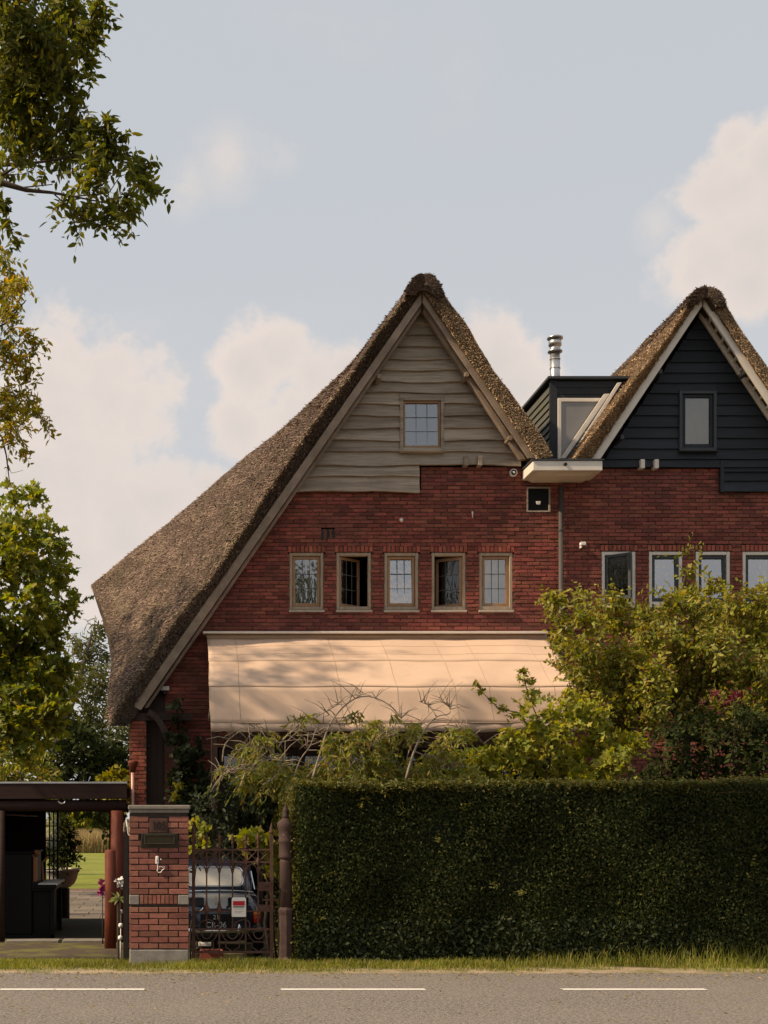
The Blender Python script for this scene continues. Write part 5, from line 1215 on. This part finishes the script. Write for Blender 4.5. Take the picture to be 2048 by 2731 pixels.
# tall ash at the road, mostly beyond the frame; its shade falls on the awning, the swept roof and the hedge
ashA = pxc([(60,50,120),(170,40,90),(225,110,60),(262,15,40),(120,160,100),(40,220,120),(165,235,75),(60,330,90),(190,320,60),(265,350,50),(305,395,60),(365,450,48),(395,495,38),(345,540,42),(295,570,42),(225,565,42),(175,530,28),(255,465,50),(205,415,50),(130,385,55),(40,405,40),(12,540,28),(15,600,26),(40,640,22),(20,470,20)], 12.2, .6)
g_ = np.random.default_rng(77); big = []
while len(big) < 66:
    v = unit(g_, 1)[0]*g_.random()**.4; p = Vector((-5.9+v[0]*3.4, 16.6+v[1]*5.0, 8.8+v[2]*3.2))
    if VX + F*p.x/p.y < -190 or VY - F*(p.z-H)/p.y < -260: big.append((p, .85))
ASH = thing('ash_tree', (-6.2, 15.4, gz(15.4)), 'tall ash tree with dark feathery leaves hanging into the top left of the sky', 'tree')
P, D, N, S, tw = sprays(ashA, 160, .26, 10, .095, 5, droop=.45, side=1.1, flat=.4)
leaves('crown', P, D, N, S, 'ash', MT['leaf_ash'], ASH); twig_mesh('twigs', tw, .004, MT['twig_dark'], ASH)
ashB = pxc([(20,715,38),(55,765,42),(25,840,55),(75,900,42),(45,955,42),(80,1000,34),(30,1040,50),(75,1080,45),(125,1130,22),(50,1140,42),(68,1205,16),(100,1090,28),(10,930,50),(15,780,50),(10,1100,55),(95,930,26),(20,1180,30),(0,660,26)], 15.6, .5)
P, D, N, S, tw = sprays(ashB, 105, .26, 9, .085, 6, droop=.4, side=1.0)
leaves('crown', P, D, N, S, 'ash', MT['leaf_ash_gold'], ASH); twig_mesh('twigs', tw, .005, MT['twig_dark'], ASH)
P, D, N, S, tw = sprays(big, 34, .6, 9, .17, 7, droop=.3, boost=1.0)
leaves('crown', P, D, N, S, 'lance', MT['leaf_ash'], ASH)
m = MB(); m.tube([(-6.2, 15.4, -.4), (-6.15, 15.4, 2), (-5.9, 15.3, 5), (-5.6, 15.2, 8), (-5.2, 15.2, 12)], [.34, .28, .24, .19, .08], 12); m.build('trunk', MT['bark'], ASH, smooth=True)
m = MB()
for pts, ra, rb in [([(-5.8, 15.2, 6.0), (-4, 13.5, 6.6), at(-120, 470, 12.3), at(0, 486, 12.2), at(70, 507, 12.2), at(140, 514, 12.2), at(195, 524, 12.2), at(300, 545, 12.2)], .11, .006),
                    ([at(140, 514, 12.2), at(175, 545, 12.1), at(195, 575, 12.1), at(270, 600, 12.1)], .008, .003), ([at(60, 500, 12.2), at(140, 492, 12.3), at(135, 482, 12.3)], .007, .003),
                    ([at(-80, 460, 12.4), at(0, 440, 12.3), at(80, 436, 12.3), at(160, 425, 12.3), at(250, 400, 12.2), at(330, 430, 12.2)], .03, .005),
                    ([at(-80, 470, 12.4), at(10, 465, 12.3), at(75, 425, 12.3), at(180, 330, 12.3), at(240, 240, 12.3)], .02, .004), ([at(0, 466, 12.3), at(75, 464, 12.3)], .005, .003),
                    ([at(195, 524, 12.2), at(290, 515, 12.2), at(320, 470, 12.2), at(370, 455, 12.2)], .008, .003),
                    ([(-5.6, 15.2, 8), (-4, 13.6, 9), at(-60, 180, 12.4), at(60, 120, 12.3), at(200, 60, 12.2)], .1, .01), ([(-5.7, 15.2, 7.4), (-4.4, 14.5, 8), at(-60, 320, 12.6), at(40, 260, 12.4), at(120, 200, 12.3)], .08, .008),
                    ([(-5.9, 15.3, 5), (-4, 15.4, 6), at(-60, 900, 15.6), at(20, 860, 15.6), at(70, 800, 15.6)], .07, .006), ([(-4, 15.4, 5.6), at(-50, 1120, 15.6), at(5, 1165, 15.6), at(17, 1215, 15.6), at(24, 1275, 15.6), at(30, 1300, 15.6)], .035, .004),
                    ([at(22, 1240, 15.6), at(30, 1262, 15.6), at(48, 1258, 15.6), at(62, 1254, 15.6)], .005, .002), ([at(-50, 1110, 15.6), at(40, 1130, 15.6), at(100, 1105, 15.6), at(150, 1148, 15.6)], .014, .003)]:
    n = len(pts); m.tube(pts, [ra*(rb/ra)**(i/(n-1)) for i in range(n)], 6)
m.build('limbs', MT['twig_dark'], ASH, smooth=True)
# tree across the road behind the viewer: mirrored in the first oak window
big = []
while len(big) < 46:
    v = unit(g_, 1)[0]*g_.random()**.4; big.append((Vector((4.6+v[0]*3.4, -15+v[1]*3, 9.2+v[2]*3.8)), .9))
plant('mirrored_tree', 'round-crowned tree across the road, mirrored in the oak window nearest the swept roof', 'tree', (4.6, -15, 0), big, 'leaf_ash', 'oval', 9, .6, 8, .22, 10, [([(4.6, -15, -.1), (4.6, -15, 4), (4.7, -15, 9)], .25, .08)], 'bark', .008)
# sycamore beyond the carport
syc = pxc([(85,1300,22),(40,1310,36),(60,1325,40),(100,1330,32),(160,1455,34),(200,1600,34),(60,1470,80),(120,1540,60),(100,1680,70),(60,1760,80),(150,1780,50),(90,1850,70),(60,1930,70),(20,1420,70),(60,1830,80),(20,1880,80),(120,1900,60),(70,1990,60),(160,1800,50),(20,1720,80),(55,1420,80),(125,1425,50),(40,1520,100),(140,1500,55),(180,1560,40),(90,1600,90),(195,1620,30),(35,1700,90),(150,1690,55),(30,1800,90),(115,1790,55),(180,1760,32),(55,1880,85),(145,1860,60),(185,1830,32),(30,1960,70),(100,1950,55),(140,1910,45),(-60,1500,120),(-80,1650,130),(-60,1850,130),(-160,1600,160),(-180,1800,160)], 27, .9)
plant('sycamore_tree', 'bushy green sycamore with lobed leaves at the left edge behind the carport', 'tree', (-5.4, 27.5, gz(27)), syc, 'leaf_maple', 'maple', 21, .5, 9, .155, 12,
      [([(-5.4, 27.5, -.8), (-5.3, 27.4, 3), (-4.8, 27.2, 6), (-4.2, 27, 8)], .25, .06), (wob((-5.2, 27.4, 3.5), at(100, 1600, 27)), .10, .02), (wob((-5.2, 27.4, 3), at(110, 1880, 27)), .09, .02), (wob((-4.8, 27.2, 6), at(80, 1420, 27)), .07, .015)], 'bark', .008, droop=.3)
# trees across the meadow
pop = pxc([(255,1680,34),(205,1720,40),(270,1740,45),(230,1790,55),(280,1820,50),(190,1830,45),(240,1880,60),(290,1900,40),(170,1900,50),(270,1960,55),(210,1960,60),(320,1960,40),(320,1860,30)], 50, 1.5)
plant('willow_tree', 'grey-green willow standing beyond the meadow, half hidden by the swept roof', 'tree', at(80, 2330, 50), pop, 'leaf_far', 'lance', 14, 1.0, 11, .26, 13, [([at(80, 2340, 50), at(120, 2060, 50), at(200, 1850, 50), at(245, 1690, 50)], .3, .05)], 'bark', .012, up=.5, droop=.2)
dk = pxc([(140,1920,50),(190,1960,60),(250,2000,70),(310,2010,60),(200,2040,70),(120,2030,50),(290,2060,60),(350,2040,50),(150,2080,60),(250,2085,60),(340,2090,50),(160,2130,60),(260,2140,70),(350,2140,50),(390,1990,50)], 42, 1.5)
plant('broadleaf_tree', 'dark green rounded tree mass low behind the carport roof', 'tree', at(70, 2360, 42), dk, 'leaf_dark', 'oval', 16, .8, 9, .24, 14, [([at(70, 2370, 42), at(100, 2160, 42), at(220, 2000, 42)], .25, .06)], 'bark', .012)
ol = pxc([(30,2040,50),(80,2020,45),(120,2060,40),(20,2080,50),(70,2085,50),(140,2090,30),(-30,2060,60),(0,2000,35)], 36, 1)
plant('olive_shrub', 'olive-yellow shrub low at the left edge above the carport roof', 'shrub', at(60, 2390, 36), ol, 'leaf_arch', 'oval', 26, .6, 9, .17, 15, [([at(60, 2390, 36), at(50, 2200, 36), at(60, 2040, 36)], .12, .03)], 'bark', .01)
br = pxc([(270,2085,22),(300,2075,25),(330,2075,28),(345,2095,30),(290,2100,30),(320,2110,35)], 25.6, .3)
plant('lime_shrub', 'bright lime-green leafy shrub peeping over the carport beside the pier', 'shrub', (X_(320, 25.6), 25.6, gz(25.6)), br, 'leaf_yellow', 'round', 150, .25, 7, .10, 16, [(wob((X_(320, 25.6), 25.6, gz(25.6)), at(310, 2090, 25.6)), .03, .01)], 'twig_dark', .005)
for k, (a, b_, r_, Y) in enumerate(((190, 2165, 60, 96), (270, 2172, 55, 98), (225, 2160, 50, 105))):
    cl = [(at(a+R(-35, 35), b_+R(0, 45), Y), r_*.55*Y/F) for _ in range(9)]
    plant('field_shrub', ['rounded green bush at the far end of the meadow, behind the bowl planter', 'green bush at the far end of the meadow, beside the carport post', 'green bush at the far end of the meadow, between two others'][k], 'shrub', (X_(a, Y), Y, -.72), cl, ['leaf_vine', 'leaf_maple', 'leaf_far'][k], 'round', 20, .7, 8, .3, 170+k, [([(X_(a, Y), Y, -.72), (X_(a, Y), Y, 1.5)], .1, .04)], 'bark', .01)
# bowl shrub
plant('bowl_shrub', 'dark leafy shrub growing in the pale bowl planter', 'shrub', (bp.x, bp.y, zr-.06), pxc([(165,2300,34),(175,2260,34),(160,2230,30),(185,2225,26),(170,2190,26),(195,2255,18),(200,2290,18),(150,2270,34)], 25.2, .2), 'leaf_dark', 'oval', 170, .22, 8, .075, 18, [([(bp.x, bp.y, zr-.06), at(168, 2240, 25.2), at(172, 2190, 25.2)], .015, .004)], 'twig_dark', .003)

# ------------------------------------------------------------------ hedge
hx0, hx1, hy0, hy1, hz1 = 1.36, 9.5, 13.62, 14.65, 1.955
HG = thing('clipped_hedge', (5.0, 14.1, 0), 'long clipped dark green hedge along the road verge', 'hedge')
m = MB(); m.box(hx0+.1, hx1, hy0+.10, hy1-.1, -.1, hz1-.09); m.box(hx0+.1, hx0+.75, hy1-.1, 16.2, -.3, hz1-.09); m.build('inner_mass', pm('hedge_core', c(.008,.011,.004), c(.004,.006,.002), 20, 1.0), HG)
def hedge_face(n, fn, nrm, seed, size, mat, name, lumps=.095):
    g = np.random.default_rng(seed); u = g.random(n); v = g.random(n)
    P = fn(u, v); nr = np.tile(np.array(nrm, float), (n, 1))
    lump = np.sin(P[:, 0]*2.1+P[:, 2]*3.3)*.5 + np.sin(P[:, 0]*5.3-P[:, 2]*4.1+1.3)*.3 + np.sin(P[:, 0]*.9+2)*.4
    P = P + nr*((lump*lumps + g.normal(0, .03, n))[:, None])
    N = nr + g.normal(0, .65, (n, 3)); D = np.cross(nr, unit(g, n)) + nr*g.uniform(-.05, .6, (n, 1)) + np.array([0, 0, -.15])
    return leaves(name, P, D, N, size*g.uniform(.6, 1.35, n), 'oval', MT[mat], HG, kind='stuff')
S1 = lambda x0, x1, y, z0, z1: (lambda u, v: np.stack([x0+(x1-x0)*u, np.full_like(u, y), z0+(z1-z0)*v], 1))
hedge_face(95000, S1(hx0, 7.2, hy0+.02, .02, hz1), (0, -1, 0), 1, .034, 'leaf_hedge', 'foliage')
hedge_face(9000, S1(7.2, hx1, hy0+.02, .02, hz1), (0, -1, 0), 2, .05, 'leaf_hedge', 'foliage')
hedge_face(26000, S1(hx0, 7.2, hy0+.06, .02, hz1), (0, -1, 0), 3, .042, 'leaf_hedge', 'foliage')
hedge_face(15000, lambda u, v: np.stack([hx0+(7.4-hx0)*u, hy0+(hy1-hy0)*v**1.6, hz1+0*u], 1), (0, -.1, 1), 4, .042, 'leaf_hedge_lit', 'top_lit_leaves', .035)
hedge_face(16000, lambda u, v: np.stack([hx0+0*u, hy0+(16.25-hy0)*u, -.2+(hz1+.2)*v], 1), (-1, 0, 0), 5, .042, 'leaf_hedge_lit', 'side_lit_leaves', .03)
hedge_face(4000, lambda u, v: np.stack([hx0+.8*u, hy1+(16.3-hy1)*v, hz1+0*u], 1), (0, 0, 1), 6, .042, 'leaf_hedge_lit', 'top_lit_leaves', .02)
hedge_face(6000, S1(hx0-.02, 7.2, hy0+.0, -.02, .5), (0, -1, 0), 7, .05, 'leaf_ivy', 'ground_ivy', .06)
hedge_face(220, S1(hx0+.1, 7.2, hy0-.005, .3, hz1-.05), (0, -1, 0), 8, .036, 'leaf_hedge_lit', 'foliage', .06)

g = np.random.default_rng(90); n = 260                      # stray shoots along the top and the face
P0 = np.stack([g.uniform(hx0, 7.2, n), np.where(g.random(n) < .6, g.uniform(hy0, hy0+.4, n), hy0), np.where(g.random(n) < .75, hz1, g.uniform(.3, hz1, n))], 1)
P0[:, 2] = np.where(P0[:, 1] > hy0, hz1, P0[:, 2])
cl = [(p, .05) for p in P0]
P, D, N, S, tw = sprays(cl, 500, .10, 5, .04, 91, up=1.0, boost=1.0); leaves('stray_shoots', P, D, N, S, 'oval', MT['leaf_hedge_lit'], HG, kind='stuff')

# ------------------------------------------------------------------ front garden
YG2 = 16.2
plum = []
for a, b_, r_ in [(1480,1600,38),(1500,1660,40),(1545,1590,30),(1570,1650,48),(1640,1600,42),(1650,1670,60),(1720,1640,48),(1735,1700,60),(1830,1470,16),(1838,1520,20),(1832,1580,30),(1790,1610,45),(1850,1620,45),(1905,1560,34),(1900,1640,50),(1960,1620,50),(2030,1600,55),(2010,1690,70),(1900,1720,75),(1810,1730,75),(1560,1740,60),(1640,1760,75),(1490,1720,38),(1720,1800,80),(1820,1830,80),(1920,1800,80),(2020,1790,80),(1640,1860,75),(1560,1830,60),(1540,1780,40),(1730,1890,80),(1840,1920,80),(1950,1900,80),(2050,1880,70),(2100,1700,80),(2120,1850,90),(1650,1940,70),(1500,1770,26),(1590,1900,60)]:
    plum.append((at(a, b_, 17.0+R(-.7, .5)), r_*17/F*.92))
pb_ = Vector((X_(1830, 17.2), 17.2, gz(17.2)))
lim = [(wob(pb_, at(1830, 1950, 17.2), 4, .05), .07, .05)]
for a, b_ in ((1560, 1640), (1700, 1640), (1835, 1500), (1960, 1600), (2060, 1640), (1500, 1740), (1640, 1800), (1900, 1760), (2040, 1850), (1600, 1900), (1830, 1640)):
    lim.append((wob(at(1830+R(-15, 15), 1950+R(-30, 30), 17.2), at(a, b_, 17.0), 6, .1), .03, .006))
plant('plum_tree', 'spreading yellow-green plum tree covering the white casements behind the hedge', 'tree', pb_, plum, 'leaf_plum', 'oval', 180, .34, 9, .078, 21, lim, 'twig_dark', .005, droop=.15, up=.3)
ds = [(at(a, b_, 15.9+R(-.3, .3)), r_*15.9/F) for a, b_, r_ in [(1800,1960,60),(1860,1930,55),(1920,1960,70),(2000,1950,70),(2060,1980,70),(1780,2040,60),(1850,2040,70),(1940,2040,70),(2030,2050,70),(1720,2060,45),(2100,2050,80),(1980,1890,40)]]
plant('plum_shade_leaves', 'dark leaf mass low under the plum tree, its shaded interior painted in leaf colour', 'shrub', (X_(1900, 15.9), 15.9, gz(15.9)), ds, 'leaf_dark', 'oval', 90, .28, 8, .085, 22, [(wob((X_(1900, 15.9), 15.9, gz(15.9)), at(1900, 1980, 15.9)), .04, .01)], 'twig_dark')  # dark leaf colour stands for the shaded inside of the plum tree
rd = [(at(a, b_, 15.75), r_*15.75/F) for a, b_, r_ in [(1950,1856,14),(1980,1848,13),(1935,1878,12),(1910,1850,8)]]
plant('red_shrub', 'spray of dark red leaves in front of the plum tree', 'shrub', (X_(1950, 15.75), 15.75, gz(15.75)), rd, 'leaf_red', 'oval', 300, .14, 7, .06, 23, [(wob((X_(1950, 15.75), 15.75, gz(15.75)), at(1955, 1860, 15.75)), .015, .005)], 'twig_dark', .003)
vn = [(at(a, b_, 15.3+R(-.25, .3)), r_*15.3/F) for a, b_, r_ in [(1300,2020,50),(1360,1980,45),(1400,1945,30),(1460,1900,24),(1510,1865,34),(1540,1900,50),(1470,1950,60),(1400,2030,60),(1500,2040,60),(1580,2000,55),(1640,2040,50),(1320,2070,45),(1560,2070,50),(1270,2060,35),(1680,1980,40),(1600,1930,45),(1420,1860,16),(1390,1900,22)]]
vl = [(wob((X_(1480, 15.4), 15.4, gz(15.4)), at(1470, 1960, 15.4)), .03, .012)]
for pts in ([(1480,2000),(1440,1930),(1410,1860),(1395,1800),(1398,1775)], [(1420,1950),(1380,1900),(1330,1890),(1290,1850),(1265,1815)], [(1480,1990),(1560,1930),(1600,1880),(1640,1870)]): vl.append(([at(a, b_, 15.2) for a, b_ in pts], .010, .003))
plant('vine_shrub', 'bright yellow-green broad-leaved vine mound between bare arching shrub and plum tree', 'shrub', (X_(1480, 15.4), 15.4, gz(15.4)), vn, 'leaf_vine', 'maple', 165, .24, 8, .078, 24, vl, 'twig_dark')
sp = [(at(a, b_, 15.2), r_*15.2/F) for a, b_, r_ in [(1398,1790,12),(1412,1815,12),(1385,1805,10),(1270,1820,8),(1285,1845,9),(1310,1870,9),(1340,1885,10),(1405,1850,12)]]
P, D, N, S, tw = sprays(sp, 900, .08, 5, .055, 27); vs_ = [o for o in bpy.data.objects if o.name.startswith('vine_shrub')][0]
leaves('shoot_leaves', P, D, N, S, 'oval', MT['leaf_plum'], vs_)
# bare arching shrub (pale twigs, drooping leaves)
AR = thing('arching_shrub', (X_(960, 15.2), 15.2, gz(15.2)), 'arching shrub of pale bare twigs and sparse drooping leaves in front of the awning', 'shrub')
arcs = [[(830,2075),(855,2010),(880,1930),(930,1870),(985,1855),(1040,1880),(1068,1915)], [(740,2000),(770,1960),(830,1920),(885,1885),(930,1862),(965,1850)], [(592,2030),(600,1985),(640,1950),(680,1938),(712,1950)], [(590,2085),(606,2040),(650,1992),(720,1985),(790,1972),(860,1978),(920,1965)],
        [(820,2070),(862,2025),(880,1985),(850,1960),(790,1962)], [(880,1985),(935,2020),(985,2060),(1010,2085)], [(1080,2080),(1100,2010),(1130,1945),(1165,1912),(1195,1906),(1200,1882),(1172,1862)], [(1070,2080),(1092,2000),(1115,1960),(1120,1920)], [(1100,2000),(1150,2020),(1190,2045)], [(700,2095),(745,2060),(735,2015),(690,1990),(630,2000)],
        [(640,2095),(660,2050),(700,2025),(760,2030)], [(1000,2090),(960,2030),(930,1990),(905,1930),(870,1900)], [(850,2090),(900,2050),(960,2040),(1020,2060)], [(1130,1945),(1190,1930),(1250,1950),(1290,1985)], [(780,2085),(800,2030),(830,1990),(850,1940),(900,1915),(960,1925)], [(905,2080),(960,2010),(1010,1975),(1065,1960)], [(1165,1912),(1140,1880),(1115,1870)], [(560,2110),(590,2070),(630,2050),(680,2055)]]
m = MB(); tips = []
for k, a in enumerate(arcs):
    Y = 15.2 + R(-.35, .35); pts = [at(p+R(-3, 3), q+R(-3, 3), Y + .05*math.sin(i*1.3)) for i, (p, q) in enumerate(a)]
    fine = []
    for i in range(len(pts)-1):                # smooth through the points
        p0, p1, p2, p3 = pts[max(i-1, 0)], pts[i], pts[i+1], pts[min(i+2, len(pts)-1)]
        for t in (0, .33, .66): fine.append(.5*((2*p1)+(p2-p0)*t+(2*p0-5*p1+4*p2-p3)*t*t+(3*p1-p0-3*p2+p3)*t**3))
    fine.append(pts[-1]); n = len(fine); r0 = (.016 if k in (0, 6, 4) else .010)
    m.tube(fine, [r0*(1-.78*i/(n-1)) for i in range(n)], 6)
    for _ in range(16):
        b_ = fine[random.randrange(n//3, n)]; e = b_ + Vector((R(-.3, .3), R(-.2, .2), R(-.12, .28))); md = b_.lerp(e, .5) + Vector((0, 0, .03)); m.tube([b_, md, e], [.0055, .004, .002], 4); tips.append(e)
base = Vector((X_(930, 15.2), 15.2, gz(15.2)))
for p in (830, 905, 1000, 1080): m.tube(wob(base, at(p, 2085, 15.2), 4, .05), [.024, .02, .018, .016], 6)
m.build('branches', MT['twig_pale'], AR, smooth=True)
acl = pxc([(690,1985,38),(660,2030,42),(730,2030,30),(800,1910,20),(835,1905,16),(950,1900,22),(995,1935,30),(900,1985,48),(1030,1965,40),(1100,1945,30),(1050,1910,16),(1200,1950,28),(1245,1950,26),(1000,2035,60),(760,2060,48),(850,2055,55),(930,2070,60),(1150,2040,50),(1220,2030,45),(1260,2075,40),(650,2075,30),(1090,2060,50),(590,2050,20),(1290,2000,25),(700,2075,55),(780,2085,55),(870,2085,55),(960,2085,55),(1050,2085,55),(1140,2085,55),(1220,2085,50),(1180,1990,45),(950,1975,40),(640,1995,26),(720,1960,22)], 15.3, .35)
P, D, N, S, tw = sprays(acl, 215, .22, 9, .085, 25, droop=.75, side=.6)
leaves('foliage', P, D, N, S, 'lance', MT['leaf_arch'], AR); twig_mesh('twigs', tw, .003, MT['twig_pale'], AR)
# dark evergreen behind the gate and light-leaved fig
sb_ = [(at(a, b_, 15.6+R(-.3, .3)), r_*15.6/F) for a, b_, r_ in [(540,2150,40),(600,2120,40),(660,2110,40),(710,2130,40),(560,2200,45),(620,2180,50),(690,2190,50),(730,2230,40),(600,2240,45),(660,2240,50),(540,2250,30),(720,2290,40),(745,2360,36),(740,2430,36),(745,2490,36)]]
plant('evergreen_shrub', 'dense dark evergreen bush behind the iron gate above the car', 'shrub', (X_(700, 15.6), 15.6, gz(15.6)), sb_, 'leaf_ivy', 'oval', 150, .22, 8, .075, 26, [(wob((X_(725, 15.6), 15.6, gz(15.6)), at(690, 2180, 15.6)), .04, .012)], 'twig_dark', .004)
fg = [(at(a, b_, 14.4+R(-.1, .1)), r_*14.4/F) for a, b_, r_ in [(655,2225,22),(690,2215,22),(720,2230,22),(700,2250,22),(735,2262,16),(728,2310,9)]]
plant('fig_shrub', 'light green broad fig leaves hanging above the gate beside the post', 'shrub', (X_(735, 14.4), 14.4, gz(14.4)), fg, 'leaf_vine', 'maple', 90, .16, 4, .12, 28, [(wob((X_(738, 14.4), 14.4, gz(14.4)), at(700, 2240, 14.4), 6, .05), .014, .006)], 'twig_dark', .004, droop=.6)
fg = [(at(a, b_, 14.6+R(-.1, .1)), r_*14.6/F) for a, b_, r_ in [(515,2195,16),(535,2205,18),(525,2235,18),(550,2240,14),(512,2265,14)]]
plant('hazel_shrub', 'pale green leaves peeping out between brick pillar and gate', 'shrub', (X_(508, 14.6), 14.6, gz(14.6)), fg, 'leaf_vine', 'round', 200, .12, 5, .07, 29, [(wob((X_(508, 14.6), 14.6, gz(14.6)), at(525, 2220, 14.6), 6, .04), .012, .005)], 'twig_dark', .004)
iv = [(at(a, b_, 20.0+R(-.1, .2)), r_*20/F) for a, b_, r_ in [(470,1930,18),(480,1975,26),(490,2010,34),(510,2050,44),(480,2080,40),(530,2100,45),(490,2130,45),(540,2150,50),(470,2150,30),(500,2190,50),(530,2000,20),(450,1960,8),(475,1880,8),(560,2060,20)]]
plant('ivy_climber', 'dark ivy climbing the shaded brick wall beside the porch', 'climber', (X_(500, 20.1), 20.1, gz(20.1)), iv, 'leaf_ivy', 'round', 120, .2, 7, .085, 30, [(wob((X_(500, 20.1), 20.2, gz(20.1)), at(480, 1950, 20.3), 6, .05), .03, .008)], 'twig_dark', .004)
wf = [(at(a, b_, 19.2), r_*19.2/F) for a, b_, r_ in [(470,2100,10),(468,2120,12),(480,2092,8)]]
plant('white_rose', 'small pale flowering sprig in front of the dark ivy', 'flower', (X_(470, 19.2), 19.2, gz(19.2)), wf, 'leaf_yellow', 'round', 700, .08, 4, .05, 33, [(wob((X_(470, 19.2), 19.2, gz(19.2)), at(470, 2110, 19.2)), .01, .004)], 'twig_dark', .003)
# flowers by the drive
pk = [(at(a, b_, 19.4), r_*19.4/F) for a, b_, r_ in [(272,2352,8),(274,2368,10),(268,2380,8),(278,2360,7)]]
t = plant('pink_flower', 'bunch of pink flowers beside the upright red log', 'flower', (X_(274, 19.4), 19.4, gz(19.4)), pk, 'leaf_red', 'round', 1200, .06, 5, .04, 31, [([(X_(274, 19.4), 19.4, gz(19.4)), at(273, 2370, 19.4)], .012, .006)], 'twig_dark', .003)
for o in t.children:
    if o.name.startswith('crown'): o.data.materials[0] = MT['flower_pink']
pk = [(at(a, b_, 15.0), r_*15/F) for a, b_, r_ in [(314,2352,6),(322,2345,6),(318,2362,6),(326,2356,5)]]
t = plant('white_flower', 'small white flower heads beside the folded gate leaf', 'flower', (X_(322, 15), 15.0, gz(15)), pk, 'leaf_red', 'round', 1500, .04, 4, .035, 32, [([(X_(322, 15), 15, gz(15)), at(320, 2360, 15)], .008, .004)], 'twig_dark', .002)
for o in t.children:
    if o.name.startswith('crown'): o.data.materials[0] = MT['flower_white']
SPK = thing('spiky_plant', (X_(316, 15.1), 15.1, gz(15.1)), 'spiky pale green strap-leaved plant between red log and folded gate', 'plant')
n = 16; g = np.random.default_rng(3); ctr = at(316, 2396, 15.1); D = unit(g, n); D[:, 2] = np.abs(D[:, 2])*.8-.25
leaves('strap_leaves', np.tile(np.array(ctr), (n, 1)), D, np.tile([0, -.2, 1.], (n, 1)), g.uniform(.09, .15, n), 'lance', MT['spiky'], SPK, curl=.4)
m = MB(); m.tube([(ctr.x, ctr.y, gz(15.1)), ctr], .02, 7); m.build('stem', MT['twig_dark'], SPK)

# ------------------------------------------------------------------ verge grass, weeds and field grass
def blades(name, label, P, hgt, wid, mat, seed, lean=.5):
    g = np.random.default_rng(seed); n = len(P); a = g.uniform(0, 2*np.pi, n); ln = g.normal(0, lean, (n, 2))*hgt[:, None]*.6
    w = np.stack([np.cos(a), np.sin(a), 0*a], 1)*wid
    mid = P + np.stack([ln[:, 0]*.35, ln[:, 1]*.35, hgt*.6], 1); tip = P + np.stack([ln[:, 0], ln[:, 1], hgt], 1)
    V = np.stack([P-w, P+w, mid+w*.7, mid-w*.7, tip], 1).reshape(-1, 3); b = (np.arange(n)*5)[:, None]
    Fa = np.concatenate([b+np.array([[0, 1, 2]]), b+np.array([[0, 2, 3]]), b+np.array([[3, 2, 4]])], 0)
    o = np_mesh(name, V, Fa, MT[mat], None, 'stuff'); o['label'] = label; o['category'] = 'grass'; return o
g = np.random.default_rng(8); n = 42000
x = g.uniform(-3.2, 7.5, n); y = 12.80 + (13.62-12.80)*g.random(n)**.7
pat = np.sin(x*2.3)*.4 + np.sin(x*6.1+y*9)*.35 + np.sin(x*.8+1)*.5 + np.sin(y*21+x*3)*.25
keep = g.random(n) < np.clip(.06 + 1.25*(y-12.92) + .38*pat, .0, 1); keep &= ~((x > px0-.02) & (x < px1+.02) & (y > 13.48)); x, y = x[keep], y[keep]
tall = np.clip((x-2.6)/3.0, 0, 1)*np.clip((y-13.2)/.35, 0, 1)
h = (.012 + .045*np.clip((y-12.8)/.7, 0, 1)) * g.uniform(.5, 1.5, len(x)) * (1+.5*pat[keep]*.5) + tall*.27*g.random(len(x))**2.5
blades('grass', 'rough green and straw-coloured grass on the verge below the hedge', np.stack([x, y, np.zeros_like(x)-.002], 1), h, .0042, 'grass', 1)
n = 14000; x = g.uniform(-3.4, -.5, n); y = g.uniform(13.5, 16.5, n); k = (np.sin(x*3+y*2)+np.sin(y*5-x*2)) > -.1; x, y = x[k], y[k]
blades('grass', 'thin mossy grass on the drive left of the pillar', np.stack([x, y, np.array([gz(v) for v in y])], 1), g.uniform(.01, .04, len(x)), .005, 'grass', 2)
n = 16000; x = g.uniform(-13, -2, n); y = g.uniform(82, 93, n)
blades('grass', 'tall dry straw-coloured meadow grass beyond the lawn', np.stack([x, y, np.full(n, -.72)], 1), g.uniform(.6, 1.35, n)*(1+.25*np.sin(x*.8)), .03, 'dry_grass', 3, .35)

# fallen leaves and grit along the road edge
g = np.random.default_rng(44); n = 900
x = g.uniform(-3, 7, n); y = YR + .05 - np.abs(g.normal(0, .35, n)); y[:250] = g.uniform(9.5, 12.7, 250)
P = np.stack([x, y, np.full(n, .010)], 1); D = np.stack([g.normal(size=n), g.normal(size=n), np.zeros(n)], 1)
o = leaves('leaf_litter', P, D, np.tile([0, 0, 1.], (n, 1)) + g.normal(0, .3, (n, 3)), g.uniform(.015, .05, n), 'oval', MT['dry_grass'], None, kind='stuff')
o['label'] = 'dry fallen leaves scattered along the edge of the road'; o['category'] = 'leaves'
